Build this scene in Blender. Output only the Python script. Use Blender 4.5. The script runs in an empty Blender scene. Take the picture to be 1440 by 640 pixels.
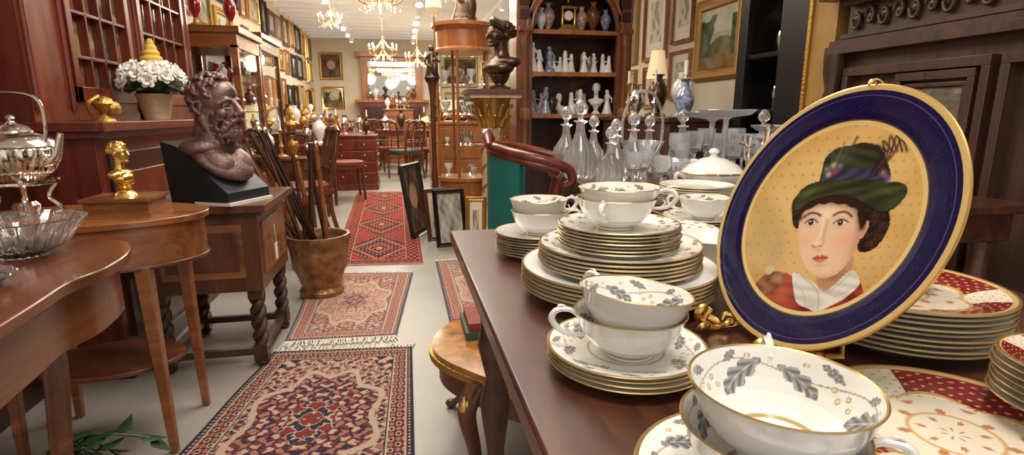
import bpy, bmesh, math, random
import numpy as np
from mathutils import Matrix, Vector, Euler
random.seed(7); rng=np.random.default_rng(3)
pi=math.pi
sc=bpy.context.scene
try:
    sc.view_settings.view_transform='Standard'; sc.view_settings.look='None'
except Exception: pass
KY=.8   # depth calibration of the shop layout (metres along the aisle)
LONG={'floor','wall_left','wall_right','wall_back','ceiling','track_spotlights','persian_rug','red_runner_rug','dining_table','serpentine_console_table','oval_side_table','barley_twist_stand','breakfront_bookcase','display_cabinet','pedestal_desk','chest_of_drawers','side_table','sideboard','black_display_cabinet','ochre_screen_panel','carved_fireplace_mantel','framed_painting','burl_coffee_table','arched_bookcase','overmantel_sideboard'}

# ------------------------------------------------------------------ materials
def nm(name):
    m=bpy.data.materials.new(name); m.use_nodes=True
    nt=m.node_tree; return m,nt,nt.nodes['Principled BSDF']
def rgba(c): return (c[0],c[1],c[2],1)
def mat(name,col,rough=.5,metal=0,trans=0,ior=1.45,es=0,coat=0,bump=0,bscale=60,var=0,vscale=8,alpha=1,ecol=None,stops=None):
    m,nt,b=nm(name)
    b.inputs['Base Color'].default_value=rgba(col); b.inputs['Roughness'].default_value=rough
    b.inputs['Metallic'].default_value=metal; b.inputs['Transmission Weight'].default_value=trans
    b.inputs['IOR'].default_value=ior; b.inputs['Coat Weight'].default_value=coat
    b.inputs['Coat Roughness'].default_value=.08; b.inputs['Alpha'].default_value=alpha
    if es: b.inputs['Emission Color'].default_value=rgba(ecol or col); b.inputs['Emission Strength'].default_value=es
    if var or bump:
        tc=nt.nodes.new('ShaderNodeTexCoord'); n=nt.nodes.new('ShaderNodeTexNoise')
        n.inputs['Scale'].default_value=vscale if var else bscale; n.inputs['Detail'].default_value=6
        nt.links.new(tc.outputs['Object'],n.inputs['Vector'])
        if var:
            r=nt.nodes.new('ShaderNodeValToRGB'); r.color_ramp.elements[0].position=.3; r.color_ramp.elements[1].position=.7
            r.color_ramp.elements[0].color=rgba([c*(1-var) for c in col]); r.color_ramp.elements[1].color=rgba([min(1,c*(1+var)) for c in col])
            for p_,c_ in (stops or []): e=r.color_ramp.elements.new(p_); e.color=rgba(c_)
            nt.links.new(n.outputs['Fac'],r.inputs['Fac']); nt.links.new(r.outputs['Color'],b.inputs['Base Color'])
        if bump:
            n2=nt.nodes.new('ShaderNodeTexNoise'); n2.inputs['Scale'].default_value=bscale; n2.inputs['Detail'].default_value=4
            nt.links.new(tc.outputs['Object'],n2.inputs['Vector'])
            bp=nt.nodes.new('ShaderNodeBump'); bp.inputs['Strength'].default_value=bump; bp.inputs['Distance'].default_value=.01
            nt.links.new(n2.outputs['Fac'],bp.inputs['Height']); nt.links.new(bp.outputs['Normal'],b.inputs['Normal'])
    return m
def wood(name,c1,c2,rough=.3,axis='z',sc_=14,coat=.3):
    m,nt,b=nm(name)
    tc=nt.nodes.new('ShaderNodeTexCoord'); mp=nt.nodes.new('ShaderNodeMapping')
    s=[sc_]*3; s['xyz'.index(axis)]=sc_*.12; mp.inputs['Scale'].default_value=s
    n=nt.nodes.new('ShaderNodeTexNoise'); n.inputs['Scale'].default_value=1; n.inputs['Detail'].default_value=8
    n.inputs['Distortion'].default_value=1.2; n.inputs['Roughness'].default_value=.65
    r=nt.nodes.new('ShaderNodeValToRGB'); r.color_ramp.elements[0].position=.32; r.color_ramp.elements[1].position=.68
    r.color_ramp.elements[0].color=rgba(c1); r.color_ramp.elements[1].color=rgba(c2)
    nt.links.new(tc.outputs['Object'],mp.inputs['Vector']); nt.links.new(mp.outputs['Vector'],n.inputs['Vector'])
    nt.links.new(n.outputs['Fac'],r.inputs['Fac']); nt.links.new(r.outputs['Color'],b.inputs['Base Color'])
    mr=nt.nodes.new('ShaderNodeMapRange'); mr.inputs['To Min'].default_value=rough*.7; mr.inputs['To Max'].default_value=min(1,rough*1.4)
    nt.links.new(n.outputs['Fac'],mr.inputs['Value']); nt.links.new(mr.outputs['Result'],b.inputs['Roughness'])
    b.inputs['Coat Weight'].default_value=coat; b.inputs['Coat Roughness'].default_value=.15
    return m
def paintm(name,rough=.3,metal=0,coat=0,bump=0,bscale=300):
    m=mat(name,(1,1,1),rough,metal,coat=coat,bump=bump,bscale=bscale)
    nt=m.node_tree; a=nt.nodes.new('ShaderNodeAttribute'); a.attribute_name='Col'
    nt.links.new(a.outputs['Color'],nt.nodes['Principled BSDF'].inputs['Base Color']); return m
MAHOG=wood('mahogany',(.075,.012,.006),(.22,.038,.016),.30)
MAHOGd=wood('dark_mahogany',(.022,.006,.004),(.06,.016,.009),.32)
MAHOGt=wood('table_mahogany',(.034,.010,.005),(.115,.034,.014),.34,'y',16,.25)
WALN=wood('walnut_polished',(.14,.042,.011),(.39,.135,.038),.27,'x',10,.35)
WALNd=wood('walnut_dark',(.060,.018,.007),(.175,.055,.020),.34,'z',12,.25)
SERP=wood('rosewood_serpentine',(.080,.021,.008),(.23,.067,.022),.24,'y',10,.35)
OAK=wood('oak_dark',(.035,.013,.006),(.085,.034,.014),.4)
ORNG=wood('satinwood',(.30,.098,.027),(.50,.19,.06),.32)
BURL=mat('burl_veneer',(.36,.15,.035),.15,coat=.6,var=.6,vscale=22)
MANT=wood('mantel_oak',(.030,.012,.007),(.085,.036,.019),.42)
PORC=mat('porcelain',(.85,.83,.79),.12,coat=.6)
PAINT=paintm('painted_porcelain',.16,coat=.5)
RUGM=paintm('woven_wool',.95,bump=.5,bscale=900)
CANV=paintm('painted_canvas',.5)
GOLD=mat('gold_leaf',(.80,.52,.17),.25,1)
GILT=mat('rim_gilding',(.48,.32,.12),.3,.7)
GOLDd=mat('antique_gilt',(.52,.30,.08),.4,.85,bump=.5,bscale=80)
SILV=mat('silver_plate',(.78,.73,.66),.14,1)
OLDM=mat('aged_mirror',(.55,.51,.44),.03,1)
BRON=mat('dark_bronze',(.12,.075,.05),.32,.75,var=.4)
COPP=mat('patinated_copper_bronze',(.20,.12,.105),.40,.6,bump=.25,bscale=140,var=.5,vscale=18)
BLK=mat('black_slate',(.022,.023,.028),.4,var=.3)
BLACK=mat('black_lacquer',(.008,.008,.008),.35)
GLS=mat('clear_crystal',(.97,.98,1),.04,trans=.86,ior=1.55)
GLB=mat('lead_crystal',(.98,.99,1),.02,trans=.96,ior=1.6)
PANE=mat('window_pane_glass',(.9,.95,.95),.03,trans=1,ior=1.05)
TEALG=mat('teal_glaze',(.01,.19,.16),.15,coat=.5)
TEALF=mat('teal_velvet',(.010,.15,.13),.7,bump=.3,bscale=200)
BROWNC=mat('brown_lustre_glaze',(.20,.065,.022),.2,coat=.5,var=.4)
OCHRE=mat('ochre_panel',(.36,.20,.055),.5,var=.15)
WALLM=mat('cream_plaster',(.72,.64,.49),.8,var=.05)
CEILM=mat('white_ceiling_paint_glow',(.86,.84,.79),.7,es=.10,ecol=(1,.97,.91))  # faint emission added so the ceiling looks brighter than its bounce light
BULB=mat('warm_bulb',(1,.85,.6),.5,es=14,ecol=(1,.78,.45))
SHADE=mat('lamp_shade_cream',(.85,.68,.42),.7,es=.40,ecol=(1,.72,.38))
STONE=mat('carved_stone_cream',(.52,.38,.22),.45,bump=.6,bscale=45,var=.3)
LEAFM=mat('ivy_leaf',(.022,.065,.015),.45,var=.4)
WHITEF=mat('white_petal',(.90,.87,.82),.6)
YEL=mat('yellow_petal',(.70,.48,.08),.6)
REDG=mat('ruby_glass',(.25,.012,.010),.12,coat=.5)
FRINGE=mat('cotton_fringe',(.70,.64,.53),.9)
GREYM=mat('grey_carving',(.16,.12,.085),.5,bump=1,bscale=28,var=.35,vscale=20)
POTM=mat('carved_brass_jardiniere',(.30,.15,.06),.38,.4,bump=.9,bscale=26,var=.5,vscale=16)
BOOKR=mat('book_cloth_red',(.22,.035,.022),.6); BOOKG=mat('book_cloth_green',(.04,.09,.06),.6)
PAGE=mat('paper_tag',(.80,.76,.66),.8)
DPANE=mat('painted_reflection_pane',(.05,.02,.01),.06,.1,coat=.6,var=.5,vscale=6.5,stops=[(.44,(.30,.10,.025)),(.50,(.07,.09,.10)),(.56,(.42,.20,.06)),(.62,(.45,.40,.30))])  # orange and blue-grey reflections painted into the pane colour as noise bands
FLOORM=mat('screed_floor',(.345,.318,.278),.38,var=.18,vscale=1.6)

# ------------------------------------------------------------------ geometry builder
def T(x,y,z): return Matrix.Translation((x,y,z))
def R(a,ax='Z'): return Matrix.Rotation(a,4,ax)
def S(x,y=None,z=None):
    y=x if y is None else y; z=x if z is None else z
    return Matrix.Diagonal((x,y,z,1))
def cat(pts,n=6,closed=False):
    P=[np.array(p,float) for p in pts]; N=len(P); out=[]
    for i in (range(N) if closed else range(N-1)):
        if closed: p0,p1,p2,p3=P[(i-1)%N],P[i],P[(i+1)%N],P[(i+2)%N]
        else: p0,p1,p2,p3=P[max(i-1,0)],P[i],P[i+1],P[min(i+2,N-1)]
        for k in range(n):
            t=k/n
            out.append(.5*((2*p1)+(-p0+p2)*t+(2*p0-5*p1+4*p2-p3)*t*t+(-p0+3*p1-3*p2+p3)*t**3))
    if not closed: out.append(P[-1])
    return out
class B:
    def __init__(s): s.V=[];s.F=[];s.MI=[];s.mats=[];s.n=0;s.M=Matrix.Identity(4);s.C=[];s.painted=False
    def mi(s,m):
        if m not in s.mats: s.mats.append(m)
        return s.mats.index(m)
    def add(s,v,f,m,M=None,col=None):
        Tm=s.M@M if M is not None else s.M
        A=np.array(Tm); v=np.asarray(v,float)@A[:3,:3].T+A[:3,3]
        s.V.append(v); n=s.n; s.F.extend([[i+n for i in q] for q in f]); s.n+=len(v)
        if isinstance(m,list): s.MI.extend([s.mi(k) for k in m])
        else: s.MI.extend([s.mi(m)]*len(f))
        if col is not None: s.painted=True; s.C.append(np.asarray(col))
        else: s.C.append(np.ones((len(v),3)))
    def box(s,x0,x1,y0,y1,z0,z1,m,M=None):
        v=[(x,y,z) for x in (x0,x1) for y in (y0,y1) for z in (z0,z1)]
        s.add(v,[(0,1,3,2),(4,6,7,5),(0,4,5,1),(2,3,7,6),(0,2,6,4),(1,5,7,3)],m,M)
    def lathe(s,pr,m,seg=32,M=None,paint=None,rib=None,ang=2*pi,sub=0):
        if sub: 
            q=[]
            for a,b_ in zip(pr[:-1],pr[1:]):
                for k in range(sub): q.append((a[0]+(b_[0]-a[0])*k/sub,a[1]+(b_[1]-a[1])*k/sub))
            q.append(pr[-1]); pr=q
        pr=np.array([(max(r,2e-5),z) for r,z in pr]); n=len(pr)
        th=np.arange(seg)*ang/seg
        TH,I=np.meshgrid(th,np.arange(n),indexing='xy')
        Rr=pr[I,0]; Z=pr[I,1]
        if rib: Rr=Rr*(1+rib[1]*np.cos(rib[0]*TH))
        v=np.stack([Rr*np.cos(TH),Rr*np.sin(TH),Z],-1).reshape(-1,3)
        f=[];ms=[]
        for i in range(n-1):
            mm=m[i//max(sub,1)] if isinstance(m,list) else m
            for j in range(seg):
                k=(j+1)%seg; f.append((i*seg+j,i*seg+k,(i+1)*seg+k,(i+1)*seg+j)); ms.append(mm)
        col=None
        if paint:
            arc=np.concatenate([[0],np.cumsum(np.hypot(*(np.diff(pr,axis=0).T)))])
            col=paint(TH.ravel(),arc[I].ravel(),Rr.ravel(),Z.ravel())
        s.add(v,f,ms,M,col)
    def tube(s,pts,rad,m,seg=8,M=None,closed=False):
        P=[Vector(p) for p in pts]; n=len(P)
        if not hasattr(rad,'__len__'): rad=[rad]*n
        elif len(rad)!=n: rad=np.interp(np.linspace(0,1,n),np.linspace(0,1,len(rad)),rad)
        v=[];f=[]; up=None
        for i in range(n):
            if closed: t=(P[(i+1)%n]-P[i-1])
            else: t=P[min(i+1,n-1)]-P[max(i-1,0)]
            t.normalize()
            if up is None: up=t.orthogonal().normalized()
            else: up=(up-t*up.dot(t)).normalized()
            w=t.cross(up)
            for k in range(seg):
                a=2*pi*k/seg; v.append(P[i]+(up*math.cos(a)+w*math.sin(a))*float(rad[i]))
        for i in range(n if closed else n-1):
            j=(i+1)%n
            for k in range(seg): f.append((i*seg+k,i*seg+(k+1)%seg,j*seg+(k+1)%seg,j*seg+k))
        if not closed: f.append(tuple(range(seg))[::-1]); f.append(tuple((n-1)*seg+k for k in range(seg)))
        s.add([tuple(p) for p in v],f,m,M)
    def sph(s,c,r,m,seg=14,M=None):
        if not hasattr(r,'__len__'): r=(r,r,r)
        rg=max(5,seg//2)
        pr=[(math.sin(pi*i/rg),-math.cos(pi*i/rg)) for i in range(rg+1)]
        MM=T(*c)@S(*r)
        if M is not None: MM=M@MM
        s.lathe(pr,m,seg,MM)
    def prism(s,poly,z0,z1,m,M=None):
        n=len(poly); v=[(p[0],p[1],z0) for p in poly]+[(p[0],p[1],z1) for p in poly]
        f=[tuple(range(n))[::-1],tuple(range(n,2*n))]+[(i,(i+1)%n,n+(i+1)%n,n+i) for i in range(n)]
        s.add(v,f,m,M)
    def grid(s,fn,nu,nv,m,M=None,paint=None):
        U,Vv=np.meshgrid(np.linspace(0,1,nu),np.linspace(0,1,nv),indexing='xy')
        v=fn(U.ravel(),Vv.ravel()); I,J=np.meshgrid(np.arange(nu-1),np.arange(nv-1)); a=(J*nu+I).ravel()
        f=np.stack([a,a+1,a+nu+1,a+nu],1).tolist()
        s.add(v,f,m,M,paint(U.ravel(),Vv.ravel()) if paint else None)
    def done(s,name,bevel=0,recalc=True,sharp=38,origin=None,raw=False):
        me=bpy.data.meshes.new(name); V=np.vstack(s.V)
        if name in LONG and not raw: V=V*np.array((1,KY,1))
        lo,hi=V.min(0),V.max(0)
        o=np.array([(lo[0]+hi[0])/2,(lo[1]+hi[1])/2,lo[2]]) if origin is None else np.array(origin,float)
        me.from_pydata((V-o).tolist(),[],s.F)
        if name not in LONG and not raw: o=o*np.array((1,KY,1))
        for m in s.mats: me.materials.append(m)
        me.polygons.foreach_set('material_index',s.MI)
        me.polygons.foreach_set('use_smooth',[True]*len(s.F))
        if s.painted:
            C=np.vstack(s.C); C=np.hstack([C,np.ones((len(C),1))]).astype(np.float32)
            at=me.color_attributes.new('Col','FLOAT_COLOR','POINT'); at.data.foreach_set('color',C.ravel())
        if recalc:
            bm=bmesh.new(); bm.from_mesh(me); bmesh.ops.recalc_face_normals(bm,faces=bm.faces); bm.to_mesh(me); bm.free()
        me.update()
        try: me.set_sharp_from_angle(angle=math.radians(sharp))
        except Exception: pass
        ob=bpy.data.objects.new(name,me); ob.location=o; sc.collection.objects.link(ob)
        if bevel:
            md=ob.modifiers.new('bevel','BEVEL'); md.width=bevel; md.segments=2; md.limit_method='ANGLE'; md.angle_limit=math.radians(50)
        return ob
def dup(ob,loc,rz=0,scl=1,name=None):
    o=ob.copy(); o.name=name or ob.name.split('.')[0]; o.location=(loc[0],loc[1]*KY,loc[2]); o.rotation_euler=(0,0,rz); o.scale=(scl,)*3
    sc.collection.objects.link(o); return o
def usph(SG,RG):
    v=np.array([(math.sin(pi*i/RG)*math.cos(2*pi*j/SG),math.sin(pi*i/RG)*math.sin(2*pi*j/SG),-math.cos(pi*i/RG)) for i in range(RG+1) for j in range(SG)])
    f=np.array([(i*SG+j,i*SG+(j+1)%SG,(i+1)*SG+(j+1)%SG,(i+1)*SG+j) for i in range(RG) for j in range(SG)]); return v,f
US=usph(12,7); UL=usph(32,18)
def sculpt(parts,vox,sm=3):
    VV=[];FF=[];n=0
    for p in parts:
        if p[0]=='e':
            r=np.array(p[2] if hasattr(p[2],'__len__') else (p[2],)*3); SV,SF=UL if r.max()>.028 else US; v=SV*r
            if len(p)>3: v=v@np.array(Euler(p[3]).to_matrix()).T
            L=[v+np.array(p[1])]
        else:
            k=3 if max(p[2])<.02 else 10
            Q=cat(p[1],k); rr=np.interp(np.linspace(0,1,len(Q)),np.linspace(0,1,len(p[2])),p[2]); SV,SF=US if max(p[2])<.028 else UL; L=[SV*r+q for q,r in zip(Q,rr)]
        for v in L: VV.append(v); FF.append(SF+n); n+=len(v)
    me=bpy.data.meshes.new('t'); me.from_pydata(np.vstack(VV).tolist(),[],np.vstack(FF).tolist()); ob=bpy.data.objects.new('t',me); sc.collection.objects.link(ob)
    md=ob.modifiers.new('r','REMESH'); md.mode='VOXEL'; md.voxel_size=vox
    if sm: m2=ob.modifiers.new('s','SMOOTH'); m2.iterations=sm; m2.factor=.5
    dg=bpy.context.evaluated_depsgraph_get(); dg.update()
    me=bpy.data.meshes.new_from_object(ob.evaluated_get(dg)); bpy.data.objects.remove(ob)
    return np.array([v.co[:] for v in me.vertices]),[tuple(p.vertices) for p in me.polygons]

# ------------------------------------------------------------------ painting utils
def inpoly(x,y,poly):
    m=np.zeros(x.shape,bool); n=len(poly)
    for i in range(n):
        x0,y0=poly[i][:2]; x1,y1=poly[(i+1)%n][:2]
        if y0==y1: continue
        m^=((y0>y)!=(y1>y)) & (x<(x1-x0)*(y-y0)/(y1-y0)+x0)
    return m
def leafm(X,Y,x0,y0,x1,y1,W):
    dx,dy=x1-x0,y1-y0; L=math.hypot(dx,dy)
    l=((X-x0)*dx+(Y-y0)*dy)/L/L; d=((X-x0)*dy-(Y-y0)*dx)/L
    lc=np.clip(l,0,1); w=W*np.sin(pi*lc)**.6*(.56+.44*np.abs(np.cos(3.5*pi*lc)))
    m=(l>0)&(l<1)&(np.abs(d)<w); q=np.abs(d)/np.maximum(w,1e-6)
    sh=.13+.32*(.5+.5*np.sin(26*lc-np.abs(d)/L*40))*(.4+.6*q)+.25*(q<.10)
    return m,sh
def garland(X,Y,C):
    P=.0942; x=np.mod(X,P); y=Y
    stem=np.abs(y-(.040+.005*np.sin(x*2*pi/.0942)))<.0006
    C[stem]=(.40,.34,.24)
    for lf in ((.006,.045,.036,.022,.0080),(.090,.042,.062,.026,.0066),(.050,.043,.066,.050,.004),(.030,.044,.022,.051,.0035)):
        m,sh=leafm(x,y,*lf)
        C[m]=np.stack([sh,sh*.98,sh*.97],-1)[m]
    for bx,by in ((.044,.036),(.050,.031),(.055,.037),(.040,.030),(.074,.046),(.014,.047)):
        d=np.hypot(x-bx,y-by); C[d<.0020]=(.40,.31,.15); C[d<.0013]=(.78,.66,.40)
    return C
WH=(.86,.84,.80)

# ------------------------------------------------------------------ room
b=B(); b.box(-1.95,2.6,-1.6,16.6,-.05,0,FLOORM); b.done('floor')
b=B(); b.box(-2.0,-1.9,-1.6,16.6,0,2.78,WALLM); b.done('wall_left')
b=B(); b.box(2.42,2.52,-1.6,16.6,0,2.78,WALLM); b.done('wall_right')
b=B(); b.box(-1.9,2.42,16.5,16.6,0,2.78,WALLM); b.done('wall_back')
b=B(); b.box(-2.0,2.52,-1.6,16.6,2.80,2.88,CEILM)
for i in range(30): b.box(-1.9,2.42,1+i*.55,1.08+i*.55,2.70,2.80,CEILM)
for x in (-1.0,.3,1.5): b.box(x,x+.04,1,16.4,2.64,2.70,CEILM)
b.done('ceiling')
b=B()
for i in range(14):
    for x in (-.98,.32,1.52):
        y=2+i*1.05
        b.lathe([(0,0),(.05,0),(.055,.02),(.03,.09),(0,.09)],CEILM,12,T(x,y,2.545)); b.sph((x,y,2.55),(.035,.035,.012),BULB,8)
b.done('track_spotlights')

# ------------------------------------------------------------------ rugs
def rugpaint(style):
    def fn(U,V,W,L):
        x=np.abs(U-.5)*W; yy=V*L; y=np.abs(V-.5)*L
        ex=W/2-x; ey=L/2-y; e=np.minimum(ex,ey)
        tt=np.where(ex<ey,yy,U*W)
        C=np.zeros((len(U),3)); nz=rng.random(len(U))
        if style==1:
            navy=np.array((.028,.022,.045)); red=np.array((.22,.032,.026)); cream=np.array((.53,.40,.30)); pink=np.array((.40,.16,.115)); tan=np.array((.34,.21,.13))
        elif style==2:
            navy=np.array((.10,.085,.12)); red=np.array((.40,.11,.075)); cream=np.array((.60,.45,.34)); pink=np.array((.50,.23,.17)); tan=np.array((.36,.18,.12))
        else:
            navy=np.array((.035,.02,.03)); red=np.array((.44,.030,.018)); cream=np.array((.50,.27,.13)); pink=np.array((.53,.08,.04)); tan=np.array((.29,.027,.018))
        if style in (1,2):
            k=2*pi/.075
            a=np.sin(k*x)*np.sin(k*y)+.7*np.cos(k*.5*(x+y))*np.cos(k*.5*(x-y)*1.0)+.5*np.sin(2.1*k*x+np.cos(k*y))*np.cos(2.3*k*y)
            rr=np.hypot(x/ (W*.32),y/(L*.30)); lob=rr*(1+.10*np.cos(8*np.arctan2(y/L,x/W+1e-6)))
            C[:]=cream if style==1 else red
            C[a>.25]=tan if style==1 else pink; C[a>.6]=red if style==1 else cream; C[a>1.1]=navy
            C[(a<-.45)]=navy; C[(a<-.75)]=pink if style==1 else cream
            inn=lob<1; C[inn]=(navy if style==1 else cream)
            m=inn&(a>.15); C[m]=red; m=inn&(a>.65); C[m]=cream; m=inn&(a<-.55); C[m]=pink
            C[np.abs(lob-1)<.05]=cream
            inn=lob<.4; C[inn]=cream; C[inn&(a>.1)]=red; C[inn&(a<-.4)]=navy
            sp=np.hypot((x-W/2)/(W*.30),(y-L/2)/(L*.22))<1
            C[sp]=red if style==1 else navy; C[sp&(a>.2)]=cream; C[sp&(a<-.3)]=navy if style==1 else pink
            bw=.085
            q=e<bw; C[q]=(red*.6 if style==1 else red)
            f1=np.sin(tt*2*pi/.06); g=np.cos((e-.05)*2*pi/.045)
            C[q&(f1*g>.25)]=cream; C[q&(f1*g>.7)]=navy; C[q&(f1*g<-.45)]=pink
            for (l0,l1,cc) in ((.094,.088,navy),(.088,.082,cream),(.030,.024,cream),(.024,.018,red),(.018,.012,cream),(.012,0,navy)):
                C[(e<=l0)&(e>=l1)]=cc
            q=(e<.024)&(e>.012)&(np.sin(tt*2*pi/.018)>0); C[q]=navy
        else:
            C[:]=red
            P=.95; yl=np.mod(yy,P)-P/2; d=x/(W*.38)+np.abs(yl)/(P*.46)
            C[d<1.1]=navy; C[(d<.90)]=pink; C[(d<.76)]=navy; C[d<.46]=red; C[d<.30]=navy; C[d<.14]=cream
            hk=(np.sin(x*2*pi/.06)*np.sin(yl*2*pi/.08)); C[(d<1.1)&(hk>.62)]=cream; C[(d>1.1)&(hk>.30)]=navy; C[(d>1.1)&(hk<-.8)]=cream
            q=e<.12; C[q]=tan
            f1=np.sin(tt*2*pi/.10)*np.cos((e-.06)*2*pi/.05); C[q&(f1>.2)]=navy; C[q&(f1<-.4)]=pink; C[q&(f1<-.8)]=cream
            for (l0,l1,cc) in ((.13,.12,cream),(.12,.112,navy),(.022,.016,cream),(.016,0,tan)): C[(e<=l0)&(e>=l1)]=cc
        return C*(.80+.32*nz)[:,None]
    return fn
def rug(name,c,style,nu,nv,z=.002,fringe=True,th=.008):
    c=[np.array(p,float) for p in c]
    W=(np.linalg.norm(c[1]-c[0])+np.linalg.norm(c[2]-c[3]))/2; L=(np.linalg.norm(c[3]-c[0])+np.linalg.norm(c[2]-c[1]))/2*KY
    fn=rugpaint(style)
    def pos(U,V):
        p=(c[0][None]*((1-U)*(1-V))[:,None]+c[1][None]*(U*(1-V))[:,None]+c[2][None]*(U*V)[:,None]+c[3][None]*((1-U)*V)[:,None])
        zz=z+th+.0025*np.sin(p[:,1]*9+p[:,0]*4)
        return np.column_stack([p,zz])
    b=B(); b.grid(pos,nu,nv,RUGM,paint=lambda U,V:fn(U,V,W,L))
    n=40
    prm=[(t,0) for t in np.linspace(0,1,n)]+[(1,t) for t in np.linspace(0,1,n)]+[(t,1) for t in np.linspace(1,0,n)]+[(0,t) for t in np.linspace(1,0,n)]
    U=np.array([p[0] for p in prm]);V=np.array([p[1] for p in prm]); top=pos(U,V); bot=top.copy(); bot[:,2]=z
    k=len(prm); b.add(np.vstack([top,bot]),[(i,(i+1)%k,k+(i+1)%k,k+i) for i in range(k)],FRINGE)
    if fringe:
        for v0,sg in ((0,-1),(1,1)):
            for i in range(90):
                u=(i+.5)/90; p=pos(np.array([u]),np.array([float(v0)]))[0]; l=.05+random.random()*.03; dx=random.uniform(-.02,.02)
                b.tube([p+np.array((0,0,-.004)),(p[0]+dx*.5,p[1]+sg*l*.5,z+.004),(p[0]+dx,p[1]+sg*l,z+.002)],[.0035,.0035,.003],FRINGE,4)
    return b.done(name,recalc=False)
rug('persian_rug',[(-.80,1.55),(-.004,1.55),(.006,2.93),(-.60,3.02)],1,330,560)
rug('persian_rug',[(-.575,3.15),(-.065,3.12),(.035,4.42),(-.60,4.55)],2,240,480)
rug('red_runner_rug',[(-.52,4.80),(.11,4.72),(.11,9.3),(-.62,9.4)],3,180,900,fringe=False)
rug('persian_rug',[(.20,3.1),(.75,3.1),(.75,4.75),(.20,4.75)],2,140,300)

# ------------------------------------------------------------------ tables
b=B()
b.box(.095,.86,.12,1.45,.772,.80,MAHOGt); b.box(.13,.82,.16,1.41,.69,.772,MAHOGt)
leg=[(0,0),(.022,0),(.03,.02),(.018,.05),(.02,.30),(.035,.42),(.02,.48),(.038,.56),(.03,.60),(.036,.69),(0,.69)]
for x in (.18,.77):
    for y in (.21,1.36): b.lathe(leg,MAHOGt,20,T(x,y,0))
b.done('dining_table',bevel=.004)
b=B()
b.box(.64,1.75,1.47,2.95,.775,.80,MAHOGt); b.box(.68,1.71,1.51,2.91,.69,.775,MAHOGt)
for x in (.75,1.66):
    for y in (1.56,2.86): b.lathe(leg,MAHOGt,20,T(x,y,0))
b.done('dining_table',bevel=.004)

# ------------------------------------------------------------------ crockery
def plate_prof(Rr):
    s=Rr/.135
    return [(0,.003*s),(.078*s,.003*s),(.080*s,0),(.084*s,0),(.086*s,.004*s),(.105*s,.010*s),(Rr-.001,.0175*s),(Rr,.019*s),(Rr-.0010,.0205*s),(Rr-.0032,.0198*s),(.103*s,.0135*s),(.088*s,.0075*s),(.082*s,.0065*s),(0,.0065*s)]
PM=[PORC]*6+[PORC,GILT,GILT]
def saucerpaint(Rr,style='leaf'):
    def fn(th,s,r,z):
        C=np.tile(np.array(WH),(len(th),1))
        if style=='leaf':
            X=np.mod(th*4/(2*pi),1)*.0942
            Y=.012+(r/Rr-.48)*.040/.46
            sel=(r>Rr*.5)&(r<Rr*.94); C2=garland(X,Y,C.copy()); C[sel]=C2[sel]
            C[np.abs(r-Rr*.46)<.0009]=(.50,.34,.12)
        elif style=='gold':
            C[np.abs(r-Rr*.70)<.0009]=(.50,.34,.12)
        elif style=='fleur':
            m=(np.sin(th*12)*np.sin(r*260)>.62)&(r>Rr*.66); C[m]=(.30,.27,.26)
            m=(np.sin(th*9+1)*np.sin(r*220)>.78)&(r>Rr*.6); C[m]=(.50,.33,.14)
        elif style=='red':
            rr=r/Rr
            C[:]=(.78,.70,.56)
            sc_=.74+.10*np.abs(np.sin(th*3))
            red=(rr>sc_-.18)&(rr<.93); C[red&(np.cos(th*3)>-.75)]=(.20,.008,.012)
            ed=np.abs(rr-(sc_-.18))<.016; C[ed]=(.55,.34,.09)
            C[(rr>.93)]=(.62,.42,.15)
            m=(np.sin(th*34)*np.sin(rr*75)>.72)&(rr>.55); C[m]=(.60,.40,.15)
            m=(rr<.5)&(np.sin(th*7)*np.sin(rr*22)>.72); C[m]=(.5,.2,.1)
            C[np.abs(rr-.30)<.012]=(.55,.34,.09)
        return C
    return fn
def plate(b,M,Rr,seg=72,style=None):
    pr=plate_prof(Rr)
    b.lathe(pr[:10],PM[:9],seg,M)
    if style: b.lathe(pr[9:],PAINT,360,M,paint=saucerpaint(Rr,style),sub=22)
    else: b.lathe(pr[9:],PORC,seg,M)
def stack(b,x,y,z,Rr,n,gap,style=None,seg=72):
    for i in range(n):
        plate(b,T(x+random.uniform(-.0015,.0015),y+random.uniform(-.0015,.0015),z+i*gap)@R(random.random()*6),Rr,seg,style if i==n-1 else None)
    return z+(n-1)*gap+.0065*Rr/.135
def cupinner(th,s,r,z):
    C=np.tile(np.array(WH),(len(th),1)); X=np.mod(th*3/(2*pi),1)*.0942
    C=garland(X,z*1.0,C)
    C[z<.0125]=WH
    C[np.abs(z-.0115)<.0006]=(.50,.34,.12)
    return C
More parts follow.
